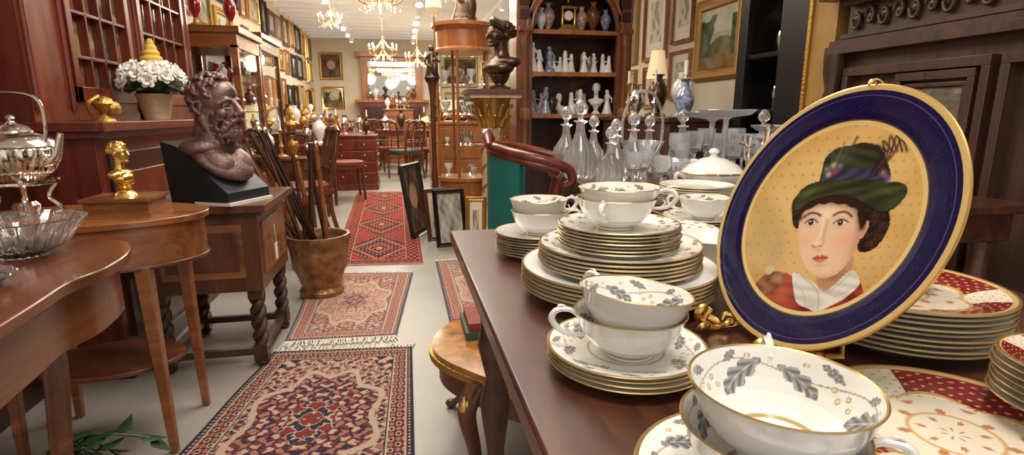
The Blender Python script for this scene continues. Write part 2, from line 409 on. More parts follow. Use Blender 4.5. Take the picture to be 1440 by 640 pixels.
def cup(b,M,dense=True,hz=.88):
    M=M@S(1,1,hz)
    o=[(0,.003),(.019,.003),(.021,0),(.0245,.001),(.0245,.004),(.0245,.0055),(.034,.012),(.040,.018),(.0408,.019),(.047,.030),(.0505,.040),(.0540,.052),(.0552,.0537),(.0544,.0548),(.0532,.0537)]
    ms=[PORC]*4+[GILT]+[PORC]*2+[GILT]+[PORC]*3+[PORC,GILT,GILT]
    b.lathe(o,ms,96,M)
    i=[(.0532,.0537),(.0518,.050),(.0485,.040),(.0455,.032),(.0405,.023),(.032,.0145),(.022,.0100),(0,.0095)]
    b.lathe(i,PAINT,540 if dense else 200,M,paint=cupinner,sub=10 if dense else 5)
    p=cat([(.051,0,.046),(.060,0,.053),(.072,0,.052),(.077,0,.042),(.071,0,.030),(.060,0,.023),(.044,0,.022)],6)
    n=len(p); b.tube(p,[.0022+.0013*math.sin(pi*k/(n-1)) for k in range(n)],PORC,10,M)
    b.tube(cat([(.063,0,.053),(.066,0,.058),(.071,0,.057)],4),[.0018,.0012],PORC,8,M)
    b.tube(cat([(.057,0,.023),(.063,0,.031),(.060,0,.037)],4),[.0020,.0010],PORC,8,M)
b=B(); z=stack(b,.211,.258,.80,.080,5,.0046,'leaf',96)
cup(b,T(.211,.258,z+.001)@R(-.55)@S(.96)); cup(b,T(.213,.255,z+.028)@R(1.05)@S(.96)); b.done('teacup_stack',raw=True)
b=B(); z=stack(b,.2145,.478,.80,.080,4,.0042,'leaf',96)
cup(b,T(.213,.470,z)@R(2.9),hz=.84); cup(b,T(.2125,.467,z+.021)@R(1.9)@R(.12,'X'),hz=.84); b.done('teacup_stack',raw=True)
b=B(); z=stack(b,.292,.692,.80,.136,6,.0052,'gold'); z=stack(b,.293,.694,z,.113,6,.0052,'fleur'); z=stack(b,.290,.692,z,.084,7,.0046,'fleur')
cup(b,T(.284,.690,z)@R(-2.2),dense=False,hz=.8); cup(b,T(.288,.690,z+.014)@R(-.7),dense=False,hz=.8); b.done('dinner_plate_stack',raw=True)
b=B(); z=stack(b,.232,.93,.80,.075,8,.0048,None); cup(b,T(.238,.93,z)@R(-.2)@S(.95),dense=False,hz=.85); cup(b,T(.236,.93,z+.020)@R(.1)@S(.95),dense=False,hz=.85); b.done('teacup_stack',raw=True)
b=B(); stack(b,.550,.500,.80,.110,9,.0056,'red',90)
b.lathe([(0,.002),(.020,.002),(.022,0),(.024,.004),(.042,.018),(.046,.026),(.0445,.026),(.040,.018),(0,.006)],REDG,60,T(.56,.52,.80+.0448+.0054)); b.done('dessert_plate_stack',raw=True)
b=B(); stack(b,.415,.305,.80,.100,1,.006,'red',120); b.done('decorated_plate',raw=True)
b=B(); stack(b,.520,.290,.819,.062,7,.0055,'red',90); b.done('saucer_stack',raw=True)
b=B(); stack(b,.475,.760,.80,.060,3,.005,None)
b.lathe([(0,.002),(.028,0),(.032,.004),(.050,.03),(.058,.042),(.056,.043),(.048,.032),(.028,.010),(0,.008)],PORC,60,T(.475,.76,.818)); b.done('porcelain_bowl',raw=True)
b=B(); stack(b,.490,.935,.80,.100,5,.0055,'fleur'); b.done('dinner_plate_stack',raw=True)
b=B(); stack(b,.78,1.335,.80,.125,6,.0055,None); stack(b,.78,1.335,.838,.10,3,.0055,None); b.done('dinner_plate_stack',raw=True)
b=B(); stack(b,1.02,1.30,.80,.095,3,.0055,'fleur'); b.done('dinner_plate_stack',raw=True)
b=B(); z=stack(b,.425,1.085,.80,.068,4,.0048); cup(b,T(.425,1.085,z)@R(.6),dense=False); b.done('teacup_stack',raw=True)
b=B(); z=stack(b,.72,.90,.80,.10,6,.0052,'gold'); b.done('dinner_plate_stack',raw=True)
b=B(); z=stack(b,.64,1.06,.80,.085,5,.0052,'fleur'); cup(b,T(.64,1.06,z)@R(2.6),dense=False); b.done('teacup_stack',raw=True)

# tureen
b=B(); M=T(.92,1.86,.80)
b.lathe([(0,0),(.045,0),(.048,.008),(.03,.018),(.06,.035),(.088,.06),(.092,.075),(.094,.078)],PORC,48,M,rib=(16,.02))
b.lathe([(.094,.078),(.085,.085),(.07,.10),(.035,.118),(.012,.123),(.009,.130),(.016,.138),(.010,.147),(0,.150)],PORC,48,M,rib=(16,.015))
for sgn in (0,pi): b.tube(cat([(.085,0,.06),(.115,0,.075),(.12,0,.055),(.085,0,.045)],5),.006,PORC,8,M@R(sgn))
b.lathe([(.0925,.074),(.096,.077),(.0925,.080)],GILT,48,M)
b.done('soup_tureen')

# ------------------------------------------------------------------ portrait plate
Ap=np.array([(-.298,.032),(.03,.012),(-.108,-.35),(.007,-.583),(-.04,.775),(-.541,.254),(.69,.267),(.297,-.081),(-.749,-.598),(.401,-.96)])
Bp=np.array([(-.07,-.07),(.26,-.01),(.21,-.39),(.37,-.56),(0,.77),(-.42,.10),(.76,.35),(.51,-.04),(-.39,-.87),(.74,-.73)])
rows=[]
for (X,Y),(x,y) in zip(Ap,Bp): rows+= [[x,y,1,0,0,0,-X*x,-X*y,-X],[0,0,0,x,y,1,-Y*x,-Y*y,-Y]]
Hm=np.linalg.svd(np.array(rows))[2][-1].reshape(3,3)
def toA(x,y):
    w=Hm[2,0]*x+Hm[2,1]*y+Hm[2,2]; return (Hm[0,0]*x+Hm[0,1]*y+Hm[0,2])/w,(Hm[1,0]*x+Hm[1,1]*y+Hm[1,2])/w
def paintface(x,y,C):
    def P(poly,col,sh=None):
        m=inpoly(x,y,cat(poly,6,True)); c=np.tile(np.array(col,float),(len(x),1))
        if sh is not None: c=c*sh[:,None]
        C[m]=c[m]; return m
    def blob(cx,cy,rx,ry,col,a,m=None,rot=0):
        dx,dy=x-cx,y-cy; u=(dx*math.cos(rot)+dy*math.sin(rot))/rx; v=(-dx*math.sin(rot)+dy*math.cos(rot))/ry
        k=np.exp(-(u*u+v*v))*a
        if m is not None: k=k*m
        C[:]=C*(1-k[:,None])+np.array(col)[None]*k[:,None]
    def line(pts,w,col,a=1,m=None):
        pts=cat(pts,5); d=np.full(len(x),9.)
        for p,q_ in zip(pts[:-1],pts[1:]):
            v=q_-p; L=v@v+1e-12; t=np.clip(((x-p[0])*v[0]+(y-p[1])*v[1])/L,0,1); d=np.minimum(d,np.hypot(x-p[0]-t*v[0],y-p[1]-t*v[1]))
        k=np.exp(-(d/(w*.75))**2)*a
        if m is not None: k=k*m
        C[:]=C*(1-k[:,None])+np.array(col)[None]*k[:,None]
    n1=.5+.5*np.sin(13*x+7*np.sin(9*y)); n2=.5+.5*np.sin(31*x-17*y+3*np.sin(21*y))
    blob(-.78,-.05,.16,.30,(.42,.30,.14),.6); blob(-.62,-.25,.10,.2,(.36,.26,.13),.5)
    P([(-.78,-.62),(-.62,-.50),(-.40,-.52),(-.22,-.75),(.05,-.95),(.33,-.66),(.46,-.68),(.60,-1.3),(-.95,-1.3)],(.33,.042,.022),.65+.55*n1)
    blob(-.45,-.72,.10,.12,(.58,.15,.08),.6); blob(.38,-.85,.05,.12,(.10,.015,.015),.7); blob(-.15,-.95,.12,.08,(.12,.015,.01),.7)
    P([(-.80,-.66),(-.70,-.50),(-.56,-.47),(-.46,-.52),(-.50,-.64),(-.66,-.72)],(.24,.09,.035),.6+.8*n2)
    P([(-.70,-.47),(-.66,-.40),(-.60,-.43),(-.64,-.50)],(.55,.48,.33)); blob(-.55,-.56,.06,.04,(.45,.22,.10),.8)
    P([(-.53,.20),(-.50,.03),(-.43,-.03),(-.38,.06),(-.1,.25),(.15,.18),(.22,-.02),(.27,-.20),(.33,-.31),(.45,-.31),(.54,-.24),(.60,-.08),(.56,.09),(.40,.22),(0,.40),(-.40,.30)],(.022,.011,.007),.5+1.0*n2)
    for i,(cx,cy) in enumerate([(.36,.08),(.47,.06),(.54,-.05),(.50,-.17),(.42,-.24),(.34,-.14),(.38,-.02),(.29,.06),(-.47,.12),(-.46,.02)]):
        d=np.hypot(x-cx,y-cy); k=np.exp(-((d-.035)/.012)**2)*.35*(y>cy-.02); C[:]=C*(1-k[:,None])+np.array((.12,.06,.03))*k[:,None]
    P([(-.10,-.45),(.24,-.33),(.30,-.60),(.18,-.80),(.0,-.75)],(.52,.27,.15)); blob(.10,-.56,.14,.07,(.28,.12,.06),.8)
    fm=P([(-.445,.20),(-.43,.02),(-.425,-.06),(-.38,-.20),(-.325,-.33),(-.235,-.455),(-.10,-.56),(.03,-.585),(.15,-.53),(.25,-.38),(.295,-.18),(.27,.02),(.20,.20),(-.1,.36),(-.35,.34)],(.80,.53,.35))
    fmm=fm.astype(float)
    blob(.30,-.15,.12,.45,(.42,.20,.11),.75,fmm); blob(-.43,-.1,.035,.25,(.58,.32,.19),.5,fmm); blob(.05,-.62,.22,.07,(.45,.22,.13),.7,fmm)
    blob(-.1,.30,.45,.10,(.28,.13,.07),.85,fmm)
    blob(-.17,.12,.12,.08,(.92,.70,.50),.6,fmm); blob(-.335,-.16,.07,.08,(.82,.38,.26),.55,fmm); blob(.10,-.17,.10,.09,(.80,.36,.24),.6,fmm); blob(-.01,-.50,.06,.04,(.9,.62,.45),.6,fmm)
    P([(.28,-.02),(.34,.02),(.36,-.07),(.31,-.17),(.27,-.15)],(.60,.32,.20)); blob(.315,-.06,.02,.05,(.35,.14,.08),.7)
    line([(-.175,.06),(-.165,-.04),(-.175,-.13)],.020,(.93,.72,.54),.7,fmm)
    line([(-.12,.04),(-.125,-.08),(-.115,-.17)],.022,(.52,.28,.17),.55,fmm)
    blob(-.185,-.185,.030,.028,(.95,.72,.55),.7); line([(-.235,-.20),(-.215,-.235),(-.17,-.228),(-.13,-.225),(-.105,-.195)],.010,(.38,.15,.09),.75)
    blob(-.205,-.225,.013,.007,(.12,.03,.02),.8); blob(-.140,-.222,.013,.007,(.12,.03,.02),.8); blob(-.15,-.265,.03,.018,(.55,.28,.18),.5)
    for ex,ey,w in ((-.300,.028,.066),(.030,.010,.080)):
        blob(ex,ey+.035,w*1.1,.03,(.50,.26,.16),.55,fmm); blob(ex,ey-.045,w,.016,(.55,.30,.2),.4,fmm)
        e=P([(ex-w,ey-.004),(ex-w*.3,ey+.030),(ex+w*.4,ey+.028),(ex+w,ey-.002),(ex+w*.3,ey-.027),(ex-w*.4,ey-.026)],(.72,.68,.62))
        d=np.hypot(x-ex+.004,y-ey-.002); em=e&(d<.031); C[em]=(.09,.040,.018); em=e&(d<.015); C[em]=(.01,.006,.005)
        C[np.hypot(x-ex+.010,y-ey-.012)<.007]=(.95,.95,.95)
        line([(ex-w,ey-.004),(ex-w*.3,ey+.032),(ex+w*.4,ey+.030),(ex+w*1.08,ey)],.011,(.03,.012,.006),1)
        line([(ex-w*.8,ey-.014),(ex,ey-.029),(ex+w*.8,ey-.012)],.006,(.38,.18,.11),.6)
    line([(-.385,.090),(-.33,.125),(-.26,.118),(-.215,.095)],.019,(.04,.018,.010),.95); line([(-.07,.090),(.0,.122),(.08,.112),(.14,.068)],.019,(.04,.018,.010),.95)
    P([(-.195,-.355),(-.145,-.325),(-.115,-.335),(-.085,-.325),(-.015,-.352),(-.10,-.362)],(.48,.09,.065)); P([(-.195,-.357),(-.10,-.364),(-.015,-.354),(-.07,-.398),(-.125,-.398)],(.62,.16,.12))
    line([(-.20,-.356),(-.10,-.363),(-.01,-.353)],.006,(.20,.03,.02),.9); blob(-.10,-.378,.03,.010,(.85,.42,.34),.6); blob(-.09,-.435,.06,.016,(.5,.25,.15),.5)
    P([(-.47,.24),(-.475,.12),(-.44,.09),(-.40,.15),(-.33,.175),(-.27,.215),(-.20,.205),(-.13,.225),(-.05,.20),(.03,.20),(.10,.165),(.17,.15),(.20,.08),(.24,.0),(.28,-.06),(.32,.0),(.34,.2),(.1,.36),(-.3,.36)],(.024,.012,.008),.6+.8*n2)
    for cx,cy,r_ in ((-.44,.16,.05),(-.38,.21,.055),(-.31,.245,.055),(-.22,.265,.06),(-.12,.265,.06),(-.02,.25,.06),(.08,.225,.06),(.17,.18,.06),(.23,.11,.055),(.26,.03,.05),(-.43,.08,.035),(.28,-.05,.035)): blob(cx,cy,r_,r_,(.022,.011,.007),1)
    P([(-.38,-.50),(-.28,-.53),(-.12,-.62),(-.02,-.70),(.08,-.72),(.28,-.52),(.37,-.56),(.44,-.68),(.30,-.84),(.14,-.92),(.02,-.97),(-.12,-.92),(-.26,-.84),(-.34,-.66)],(.78,.74,.66),.78+.25*n1)
    line([(-.28,-.53),(-.05,-.72),(.02,-.95)],.012,(.40,.36,.33),.7); line([(-.02,-.70),(.10,-.74),(.29,-.55)],.014,(.42,.34,.28),.7); line([(.10,-.76),(.20,-.80),(.40,-.70)],.012,(.45,.42,.38),.6); line([(-.34,-.60),(-.2,-.75),(-.15,-.9)],.010,(.5,.46,.42),.6)
    P([(-.27,.40),(-.31,.55),(-.295,.665),(-.20,.745),(-.07,.765),(.08,.79),(.25,.74),(.38,.60),(.445,.42),(.1,.34)],(.024,.030,.012),.6+.8*n1)
    blob(-.12,.66,.10,.07,(.08,.095,.04),.6); blob(.30,.62,.06,.10,(.010,.013,.006),.7)
    P([(-.275,.41),(-.29,.50),(-.08,.545),(.15,.55),(.36,.50),(.43,.42),(.15,.44),(-.1,.44)],(.030,.036,.070),.6+.7*n2)
    P([(-.551,.25),(-.50,.34),(-.432,.40),(-.33,.435),(-.22,.445),(0,.43),(.22,.42),(.42,.41),(.55,.405),(.655,.37),(.70,.28),(.62,.15),(.52,.10),(.431,.10),(.33,.15),(.236,.205),(.07,.27),(-.101,.30),(-.25,.28),(-.358,.24),(-.44,.17),(-.49,.12),(-.54,.16)],(.030,.038,.015),.7+.7*n1)
    line([(-.53,.14),(-.44,.17),(-.358,.235),(-.101,.295),(.07,.265),(.236,.20),(.431,.10),(.55,.11)],.016,(.008,.010,.005),.9)
    blob(-.40,.33,.10,.04,(.10,.12,.05),.6,None,.5); blob(.45,.32,.14,.04,(.09,.105,.045),.5,None,-.1); blob(.1,.38,.3,.03,(.010,.013,.006),.6)
    for i,(dx,c) in enumerate(((0,(.012,.012,.016)),(.03,(.10,.02,.04)),(.06,(.012,.012,.016)),(.09,(.02,.03,.015)),(-.03,(.012,.012,.016)))):
        line([(.24+dx*.6,.50),(.32+dx,.66),(.27+dx*2.2,.80+.05*math.sin(i)),(.40+dx*1.8,.70)],.018,c,.95)
    line([(-.12,.55),(-.06,.70),(-.02,.84)],.020,(.03,.045,.02),.9); line([(-.2,.55),(-.16,.70),(-.14,.80)],.012,(.10,.13,.06),.8)
    for cx,cy,c in ((-.23,.50,(.45,.35,.33)),(-.17,.53,(.3,.05,.08)),(-.26,.55,(.16,.22,.10)),(-.20,.585,(.40,.38,.22)),(-.13,.575,(.15,.16,.30)),(.40,.47,(.22,.08,.25)),(.44,.43,(.12,.12,.30)),(.36,.50,(.35,.15,.12))): blob(cx,cy,.028,.026,c,.95)
    return C
def portrait(th,s,r,z):
    Rr=.1449; ri=.1065; x=r*np.cos(th)/ri; y=r*np.sin(th)/ri; rr=r/Rr
    ax,ay=toA(x,y)
    q=.5+.5*np.sin(5*x+3*np.sin(4*y))*np.sin(4*y+2*np.sin(3*x)); g=np.array((.50,.28,.075)); hi=np.array((.76,.50,.20)); w=(np.clip(1-(x**2+y**2)*.8,0,1)*.7+.3*q)[:,None]
    C=g*(1-w)+hi*w
    gx=ax*9; gy=ay*9; fx=np.mod(gx+np.mod(np.floor(gy),2)*.5,1)-.5; fy=np.mod(gy,1)-.5; k=(np.exp(-(np.hypot(fx,fy)/.10)**2)*.65)[:,None]
    C=C*(1-k)+np.array((.25,.12,.025))*k
    C=paintface(ax,ay,C)
    rim=r>ri; C[rim]=(.004,.004,.050)
    nz=rng.random(len(x)); C[rim&(nz>.987)]=(.04,.04,.16)
    C[(rr>.965)]=(.60,.42,.16)
    C[np.abs(r-ri)<.0022]=(.70,.50,.20); C[np.abs(r-ri-.0030)<.0007]=(.12,.06,.02)
    C[np.abs(rr-.925)<.0035]=(.08,.06,.12)
    return C
PLC=Vector((.434,.491,.9425)); az=.04; el=.39
n_=Vector((-math.cos(az)*math.cos(el),-math.sin(az)*math.cos(el),math.sin(el))); w_=(Vector((0,0,1))-n_*n_.z).normalized(); h_=w_.cross(n_)
PMx=Matrix(((h_.x,w_.x,n_.x,PLC.x),(h_.y,w_.y,n_.y,PLC.y),(h_.z,w_.z,n_.z,PLC.z),(0,0,0,1)))
b=B(); b.M=PMx
b.lathe([(0,.000),(.02,.0),(.04,0),(.06,0),(.08,0),(.095,.0),(.105,.0002),(.109,.0008),(.117,.003),(.127,.0048),(.136,.0062),(.1425,.0070),(.1449,.0071)],PAINT,640,paint=portrait,sub=18)
b.lathe([(.1449,.0071),(.1462,.0066),(.1460,.0048),(.143,.0038)],GOLD,120)
b.lathe([(.143,.0038),(.120,-.001),(.105,-.005),(.090,-.006),(.088,-.010),(.085,-.010),(.083,-.006),(0,-.006)],PORC,96)
b.tube(cat([(-.004,.144,-.004),(-.004,.149,.004),(-.002,.149,.012),(0,.142,.014),(.002,.149,.012),(.004,.149,.004),(.004,.144,-.004)],4),.0013,GOLD,6)
b.done('portrait_charger_plate',sharp=60,raw=True)
# brass easel
b=B()
bot=PMx@Vector((0,-.1455,0)); fx=Vector((-.999,-.04,0)).normalized(); side=Vector((fx.y,-fx.x,0))
for sg in (-1,1):
    base=Vector((bot.x,bot.y,.80))+side*sg*.05
    p=[base+fx*.034+Vector((0,0,.030)),base+fx*.042+Vector((0,0,.014)),base+fx*.030+Vector((0,0,.005)),base+fx*.010+Vector((0,0,.005)),base-fx*.03+Vector((0,0,.006)),base-fx*.055+Vector((0,0,.004))]
    b.tube(cat(p,5),.0038,GOLD,8)
    for k in range(5):
        c0=base+fx*(.040-.016*k)+Vector((0,0,.006)); ds=side*(.010 if k%2 else -.010)
        b.tube(cat([c0-fx*.004,c0+ds*.5+Vector((0,0,.006)),c0+fx*.012+ds*1.3+Vector((0,0,.008)),c0+fx*.018+ds*1.0+Vector((0,0,.002))],4),[.0025,.0048,.0015],GOLD,8)
    b.tube(cat([base+fx*.042+Vector((0,0,.014)),base+fx*.050+Vector((0,0,.022)),base+fx*.044+Vector((0,0,.032)),base+fx*.036+Vector((0,0,.028))],4),[.0040,.0050,.0020],GOLD,8)
    q=Vector((bot.x,bot.y,.80))-fx*.055+side*sg*.05
    b.tube([q+Vector((0,0,.004)),Vector((bot.x,bot.y,.80))-fx*.083+side*sg*.01+Vector((0,0,.155))],.0025,GOLD,6)
b.tube([Vector((bot.x,bot.y,.806))-fx*.03+side*.05,Vector((bot.x,bot.y,.806))-fx*.03-side*.05],.003,GOLD,6)
b.done('brass_plate_stand',raw=True)

# ------------------------------------------------------------------ tub armchair behind the table
b=B(); b.M=T(.545,2.12,0)@R(-.25)
rl=.205
arc=[(rl*math.cos(t),rl*math.sin(t),.925-.06*(abs(t-pi)/1.9)**2) for t in np.linspace(pi-1.9,pi+1.9,40)]
for dz,rr in ((0,.020),(-.022,.016)): b.tube([(x,y,z+dz) for x,y,z in arc],rr,MAHOG,10)
for sg in (-1,1):
    t=pi+sg*1.9; ex,ey=rl*math.cos(t),rl*math.sin(t)
    b.tube(cat([(ex,ey,.865),(ex+.04,ey+sg*.01,.845),(ex+.05,ey+sg*.012,.805),(ex+.02,ey+sg*.01,.785),(ex,ey+sg*.004,.805),(ex+.015,ey+sg*.004,.825)],6),[.020,.012],MAHOG,10)
    b.tube(cat([(ex,ey,.80),(ex-.02,ey*.98,.65),(ex-.01,ey*.95,.40)],5),.014,MAHOG,8)
b.tube(cat([(-rl*.98,-.10,.93),(-rl-.01,-.03,.965),(-rl-.01,.03,.965),(-rl*.98,.10,.93)],6),[.012,.024,.012],MAHOG,10)
vv=[];ff=[];n=24
for k in range(n+1):
    t=pi-1.2+2.4*k/n
    for q in (rl-.018,rl+.012):
        for z in (.43,.90): vv.append((q*math.cos(t),q*math.sin(t),z))
for k in range(n):
    a=4*k;c=a+4; ff+=[(a,c,c+1,a+1),(a+2,a+3,c+3,c+2),(a+1,c+1,c+3,a+3),(a,a+2,c+2,c)]
ff+=[(0,1,3,2),(4*n,4*n+2,4*n+3,4*n+1)]
b.add(vv,ff,TEALF)
b.lathe([(0,.38),(.20,.38),(.215,.40),(.205,.43)],MAHOG,36); b.lathe([(.205,.43),(.20,.455),(.12,.475),(0,.48)],TEALF,36)
for sx in (-1,1):
    for sy in (-1,1): b.tube(cat([(sx*.14,sy*.14,.39),(sx*.17,sy*.17,.28),(sx*.14,sy*.14,.08),(sx*.17,sy*.17,.012)],5),[.026,.014,.012],MAHOG,8)
b.done('tub_armchair',raw=True)

# ------------------------------------------------------------------ crystal
def decanter(M,s=1):
    b=B(); b.M=M@S(s)
    b.lathe([(0,0),(.045,0),(.052,.01),(.055,.04),(.045,.09),(.02,.125),(.014,.15),(.013,.17),(.022,.176),(.020,.18)],GLS,36,rib=(12,.05))
    b.lathe([(0,.178),(.010,.18),(.008,.19),(.022,.205),(.024,.22),(.012,.24),(0,.246)],GLS,12); return b.done('crystal_decanter')
def goblet(M,s=1):
    b=B(); b.M=M@S(s)
    b.lathe([(0,0),(.032,0),(.030,.004),(.006,.01),(.005,.06),(.009,.07),(.006,.075),(.025,.09),(.034,.12),(.032,.155),(.030,.155),(.031,.12),(.022,.094),(0,.085)],GLS,24,rib=(8,.03)); return b.done('crystal_goblet')
def tazza(M,s=1,hh=.16):
    b=B(); b.M=M@S(s)
    b.lathe([(0,0),(.05,0),(.048,.006),(.015,.015),(.010,.04),(.018,.055),(.008,.07),(.009,hh-.02),(.02,hh-.012),(.075,hh-.004),(.095,hh+.012),(.093,hh+.014),(.07,hh+.003),(0,hh-.002)],GLS,48,rib=(16,.03)); return b.done('glass_cake_stand')
def gbowl(M,s=1):
    b=B(); b.M=M@S(s)
    b.lathe([(0,0),(.035,0),(.037,.01),(.03,.02),(.065,.05),(.085,.095),(.082,.095),(.060,.052),(.02,.026),(0,.026)],GLS,48,rib=(12,.06)); return b.done('cut_glass_bowl')
for x,y,s in ((.70,2.62,1.25),(.80,2.46,.95),(.71,2.24,.85),(.82,2.84,1.0),(.92,2.60,1.05),(1.24,2.84,1.1),(.70,2.86,1.15),(1.08,2.84,1.0),(1.60,2.76,1.1)): decanter(T(x,y,.80),s)
for x,y,s in ((.72,2.02,.85),(.79,2.12,.8),(.86,2.28,.9),(1.16,2.70,1.1),(1.10,2.56,1.1),(1.06,2.42,.9),(1.32,2.3,1.1),(1.42,2.38,1.1),(1.22,2.66,1.15),(1.32,2.60,1.1),(1.42,2.72,1.2),(1.52,2.55,1.2),(1.52,2.25,1.1),(1.60,2.42,1.1),(1.42,2.52,1.1),(1.62,2.62,1.2),(1.40,2.20,1.1),(1.55,2.10,1.1),(1.62,2.25,1.0),(1.50,2.82,1.2),(1.34,2.80,1.2),(1.40,1.88,.9),(1.50,1.94,.9),(1.60,1.9,.9),(.78,1.93,.8),(1.26,2.52,1.1),(1.24,2.34,1.0),(1.50,2.42,1.15),(1.33,2.44,1.1)): goblet(T(x,y,.80),s)
tazza(T(1.10,2.15,.80),1.0,.25); tazza(T(1.20,1.95,.80),1.0,.20); tazza(T(1.32,2.14,.80),.9,.17); tazza(T(1.17,2.40,.80),1.1,.22)
gbowl(T(.94,2.12,.80),1.0); gbowl(T(.98,2.36,.80),.9); gbowl(T(1.46,2.04,.80),.8)
b=B(); b.M=T(.98,2.66,.80)
b.lathe([(0,0),(.05,0),(.05,.006),(.015,.02),(.015,.05),(.06,.08),(.09,.14),(.088,.14),(.055,.085),(0,.06)],GLS,48,rib=(10,.05))
b.tube(cat([(-.088,0,.14),(-.085,0,.24),(-.04,0,.33),(.04,0,.33),(.085,0,.24),(.088,0,.14)],6),.006,GLS,8); b.done('glass_flower_basket')
def candelabrum(x,y,s=1):
    b=B(); b.M=T(x,y,.80)@S(s)
    b.lathe([(0,0),(.05,0),(.052,.008),(.02,.02),(.012,.05),(.018,.08),(.010,.10),(.012,.16),(.018,.18),(.008,.2),(.012,.23),(.022,.235),(.010,.245),(0,.245)],SILV,24)
    for k in range(4):
        p=cat([(0,0,.13),(.035,0,.10),(.075,0,.12),(.085,0,.17)],6); b.tube(p,.0035,SILV,8,R(k*pi/2+.3))
        b.lathe([(0,.17),(.01,.172),(.02,.178),(.02,.18),(.009,.183),(.011,.205),(0,.205)],SILV,12,R(k*pi/2+.3)@T(.085,0,0))
    b.done('silver_candelabrum')
candelabrum(1.06,1.80,.9); candelabrum(1.32,1.76,.9)

# ------------------------------------------------------------------ low burl table
b=B()
poly=[(.35+.27*math.cos(t)*(1+.06*math.cos(4*t)),1.95+.40*math.sin(t)*(1+.06*math.cos(4*t))) for t in np.linspace(0,2*pi,64,endpoint=False)]
b.prism(poly,.345,.36,BURL)
pg=[(.35+(x-.35)*1.03,1.95+(y-1.95)*1.02) for x,y in poly]; b.prism(pg,.325,.345,GOLDd)
pi_=[(.35+(x-.35)*.93,1.95+(y-1.95)*.95) for x,y in poly]; b.prism(pi_,.25,.325,WALNd)
for sx in (-1,1):
    for sy in (-1,1):
        cx,cy=.35+sx*.18,1.95+sy*.28
        p=cat([(cx,cy,.32),(cx+sx*.03,cy+sy*.035,.27),(cx+sx*.01,cy+sy*.01,.15),(cx+sx*.0,cy,.06),(cx+sx*.03,cy+sy*.03,.015)],6)
        n=len(p); b.tube(p,[.032-.020*min(1,k/n*1.3) for k in range(n)],WALNd,12)
        b.sph((cx+sx*.032,cy+sy*.032,.016),(.022,.022,.016),WALNd); b.sph((cx+sx*.035,cy+sy*.04,.285),(.018,.018,.035),GOLD,10)
b.done('burl_coffee_table')
b=B()
b.box(.17,.30,1.98,2.16,.362,.385,BOOKG); b.box(.175,.302,1.985,2.155,.366,.381,PAGE); b.box(.18,.31,1.99,2.15,.386,.41,BOOKR); b.box(.185,.312,1.995,2.145,.39,.405,PAGE)
b.done('book_stack')
b=B(); b.lathe([(0,0),(.04,0),(.045,.01),(.05,.06),(.052,.065),(.03,.07),(0,.075)],GOLDd,24,T(.33,2.22,.362)); b.done('brass_trinket_box')

# ------------------------------------------------------------------ LEFT: serpentine table
b=B(); ZT=.765
fr=cat([(-.545,.80),(-.550,.99),(-.562,1.147),(-.575,1.29),(-.560,1.40),(-.575,1.55),(-.625,1.69),(-.70,1.735)],6)
poly=[(p[0],p[1]) for p in fr]+[(-1.20,1.735),(-1.20,.80)]
b.prism(poly,ZT-.022,ZT,SERP)
p2=[(x-.025 if x>-1 else x+.02,y-(.03 if y>1.6 else 0)) for x,y in poly]; b.prism(p2,ZT-.13,ZT-.022,SERP)
for (x,y) in ((-.80,1.64),(-.64,.86),(-1.12,1.64),(-1.12,.86)):
    p=cat([(x,y,.65),(x+.01,y,.5),(x-.01,y,.25),(x,y,.06),(x+.02,y,.0)],5); b.tube(p,[.03,.015],SERP,10)
b.done('serpentine_console_table',bevel=.004)
b=B(); b.M=T(-.775,1.57,ZT)
b.lathe([(0,0),(.045,0),(.05,.006),(.075,.02),(.100,.06),(.112,.075),(.107,.077),(.094,.06),(.068,.026),(.03,.012),(0,.012)],GLB,96,rib=(24,.045)); b.done('cut_glass_bowl')
b=B(); b.M=T(-.74,1.27,ZT)
b.lathe([(0,0),(.05,0),(.055,.005),(.085,.018),(.083,.021),(.05,.010),(0,.008)],GLB,60,rib=(20,.03)); b.done('glass_dish')

# oval side table
b=B(); C0=(-.95,2.32)
el_=lambda rx,ry,n=64:[(C0[0]+rx*math.cos(t),C0[1]+ry*math.sin(t)) for t in np.linspace(0,2*pi,n,endpoint=False)]
b.prism(el_(.33,.27),.730,.750,WALN); b.prism(el_(.315,.255),.61,.730,WALN); b.prism(el_(.32,.26),.603,.615,WALNd)
for sx in (-1,1):
    for sy in (-1,1):
        x,y=C0[0]+sx*.19,C0[1]+sy*.18
        v=[];top=.020;bo=.011
        for (zz,h,ox) in ((0,bo,sx*.015),(.61,top,0)):
            for dx,dy in ((-1,-1),(1,-1),(1,1),(-1,1)): v.append((x+ox+dx*h,y+dy*h*1.25,zz))
        b.add(v,[(0,3,2,1),(4,5,6,7),(0,1,5,4),(1,2,6,5),(2,3,7,6),(3,0,4,7)],WALN)
b.prism(el_(.21,.185),.26,.275,WALNd)
b.done('oval_side_table',bevel=.003)

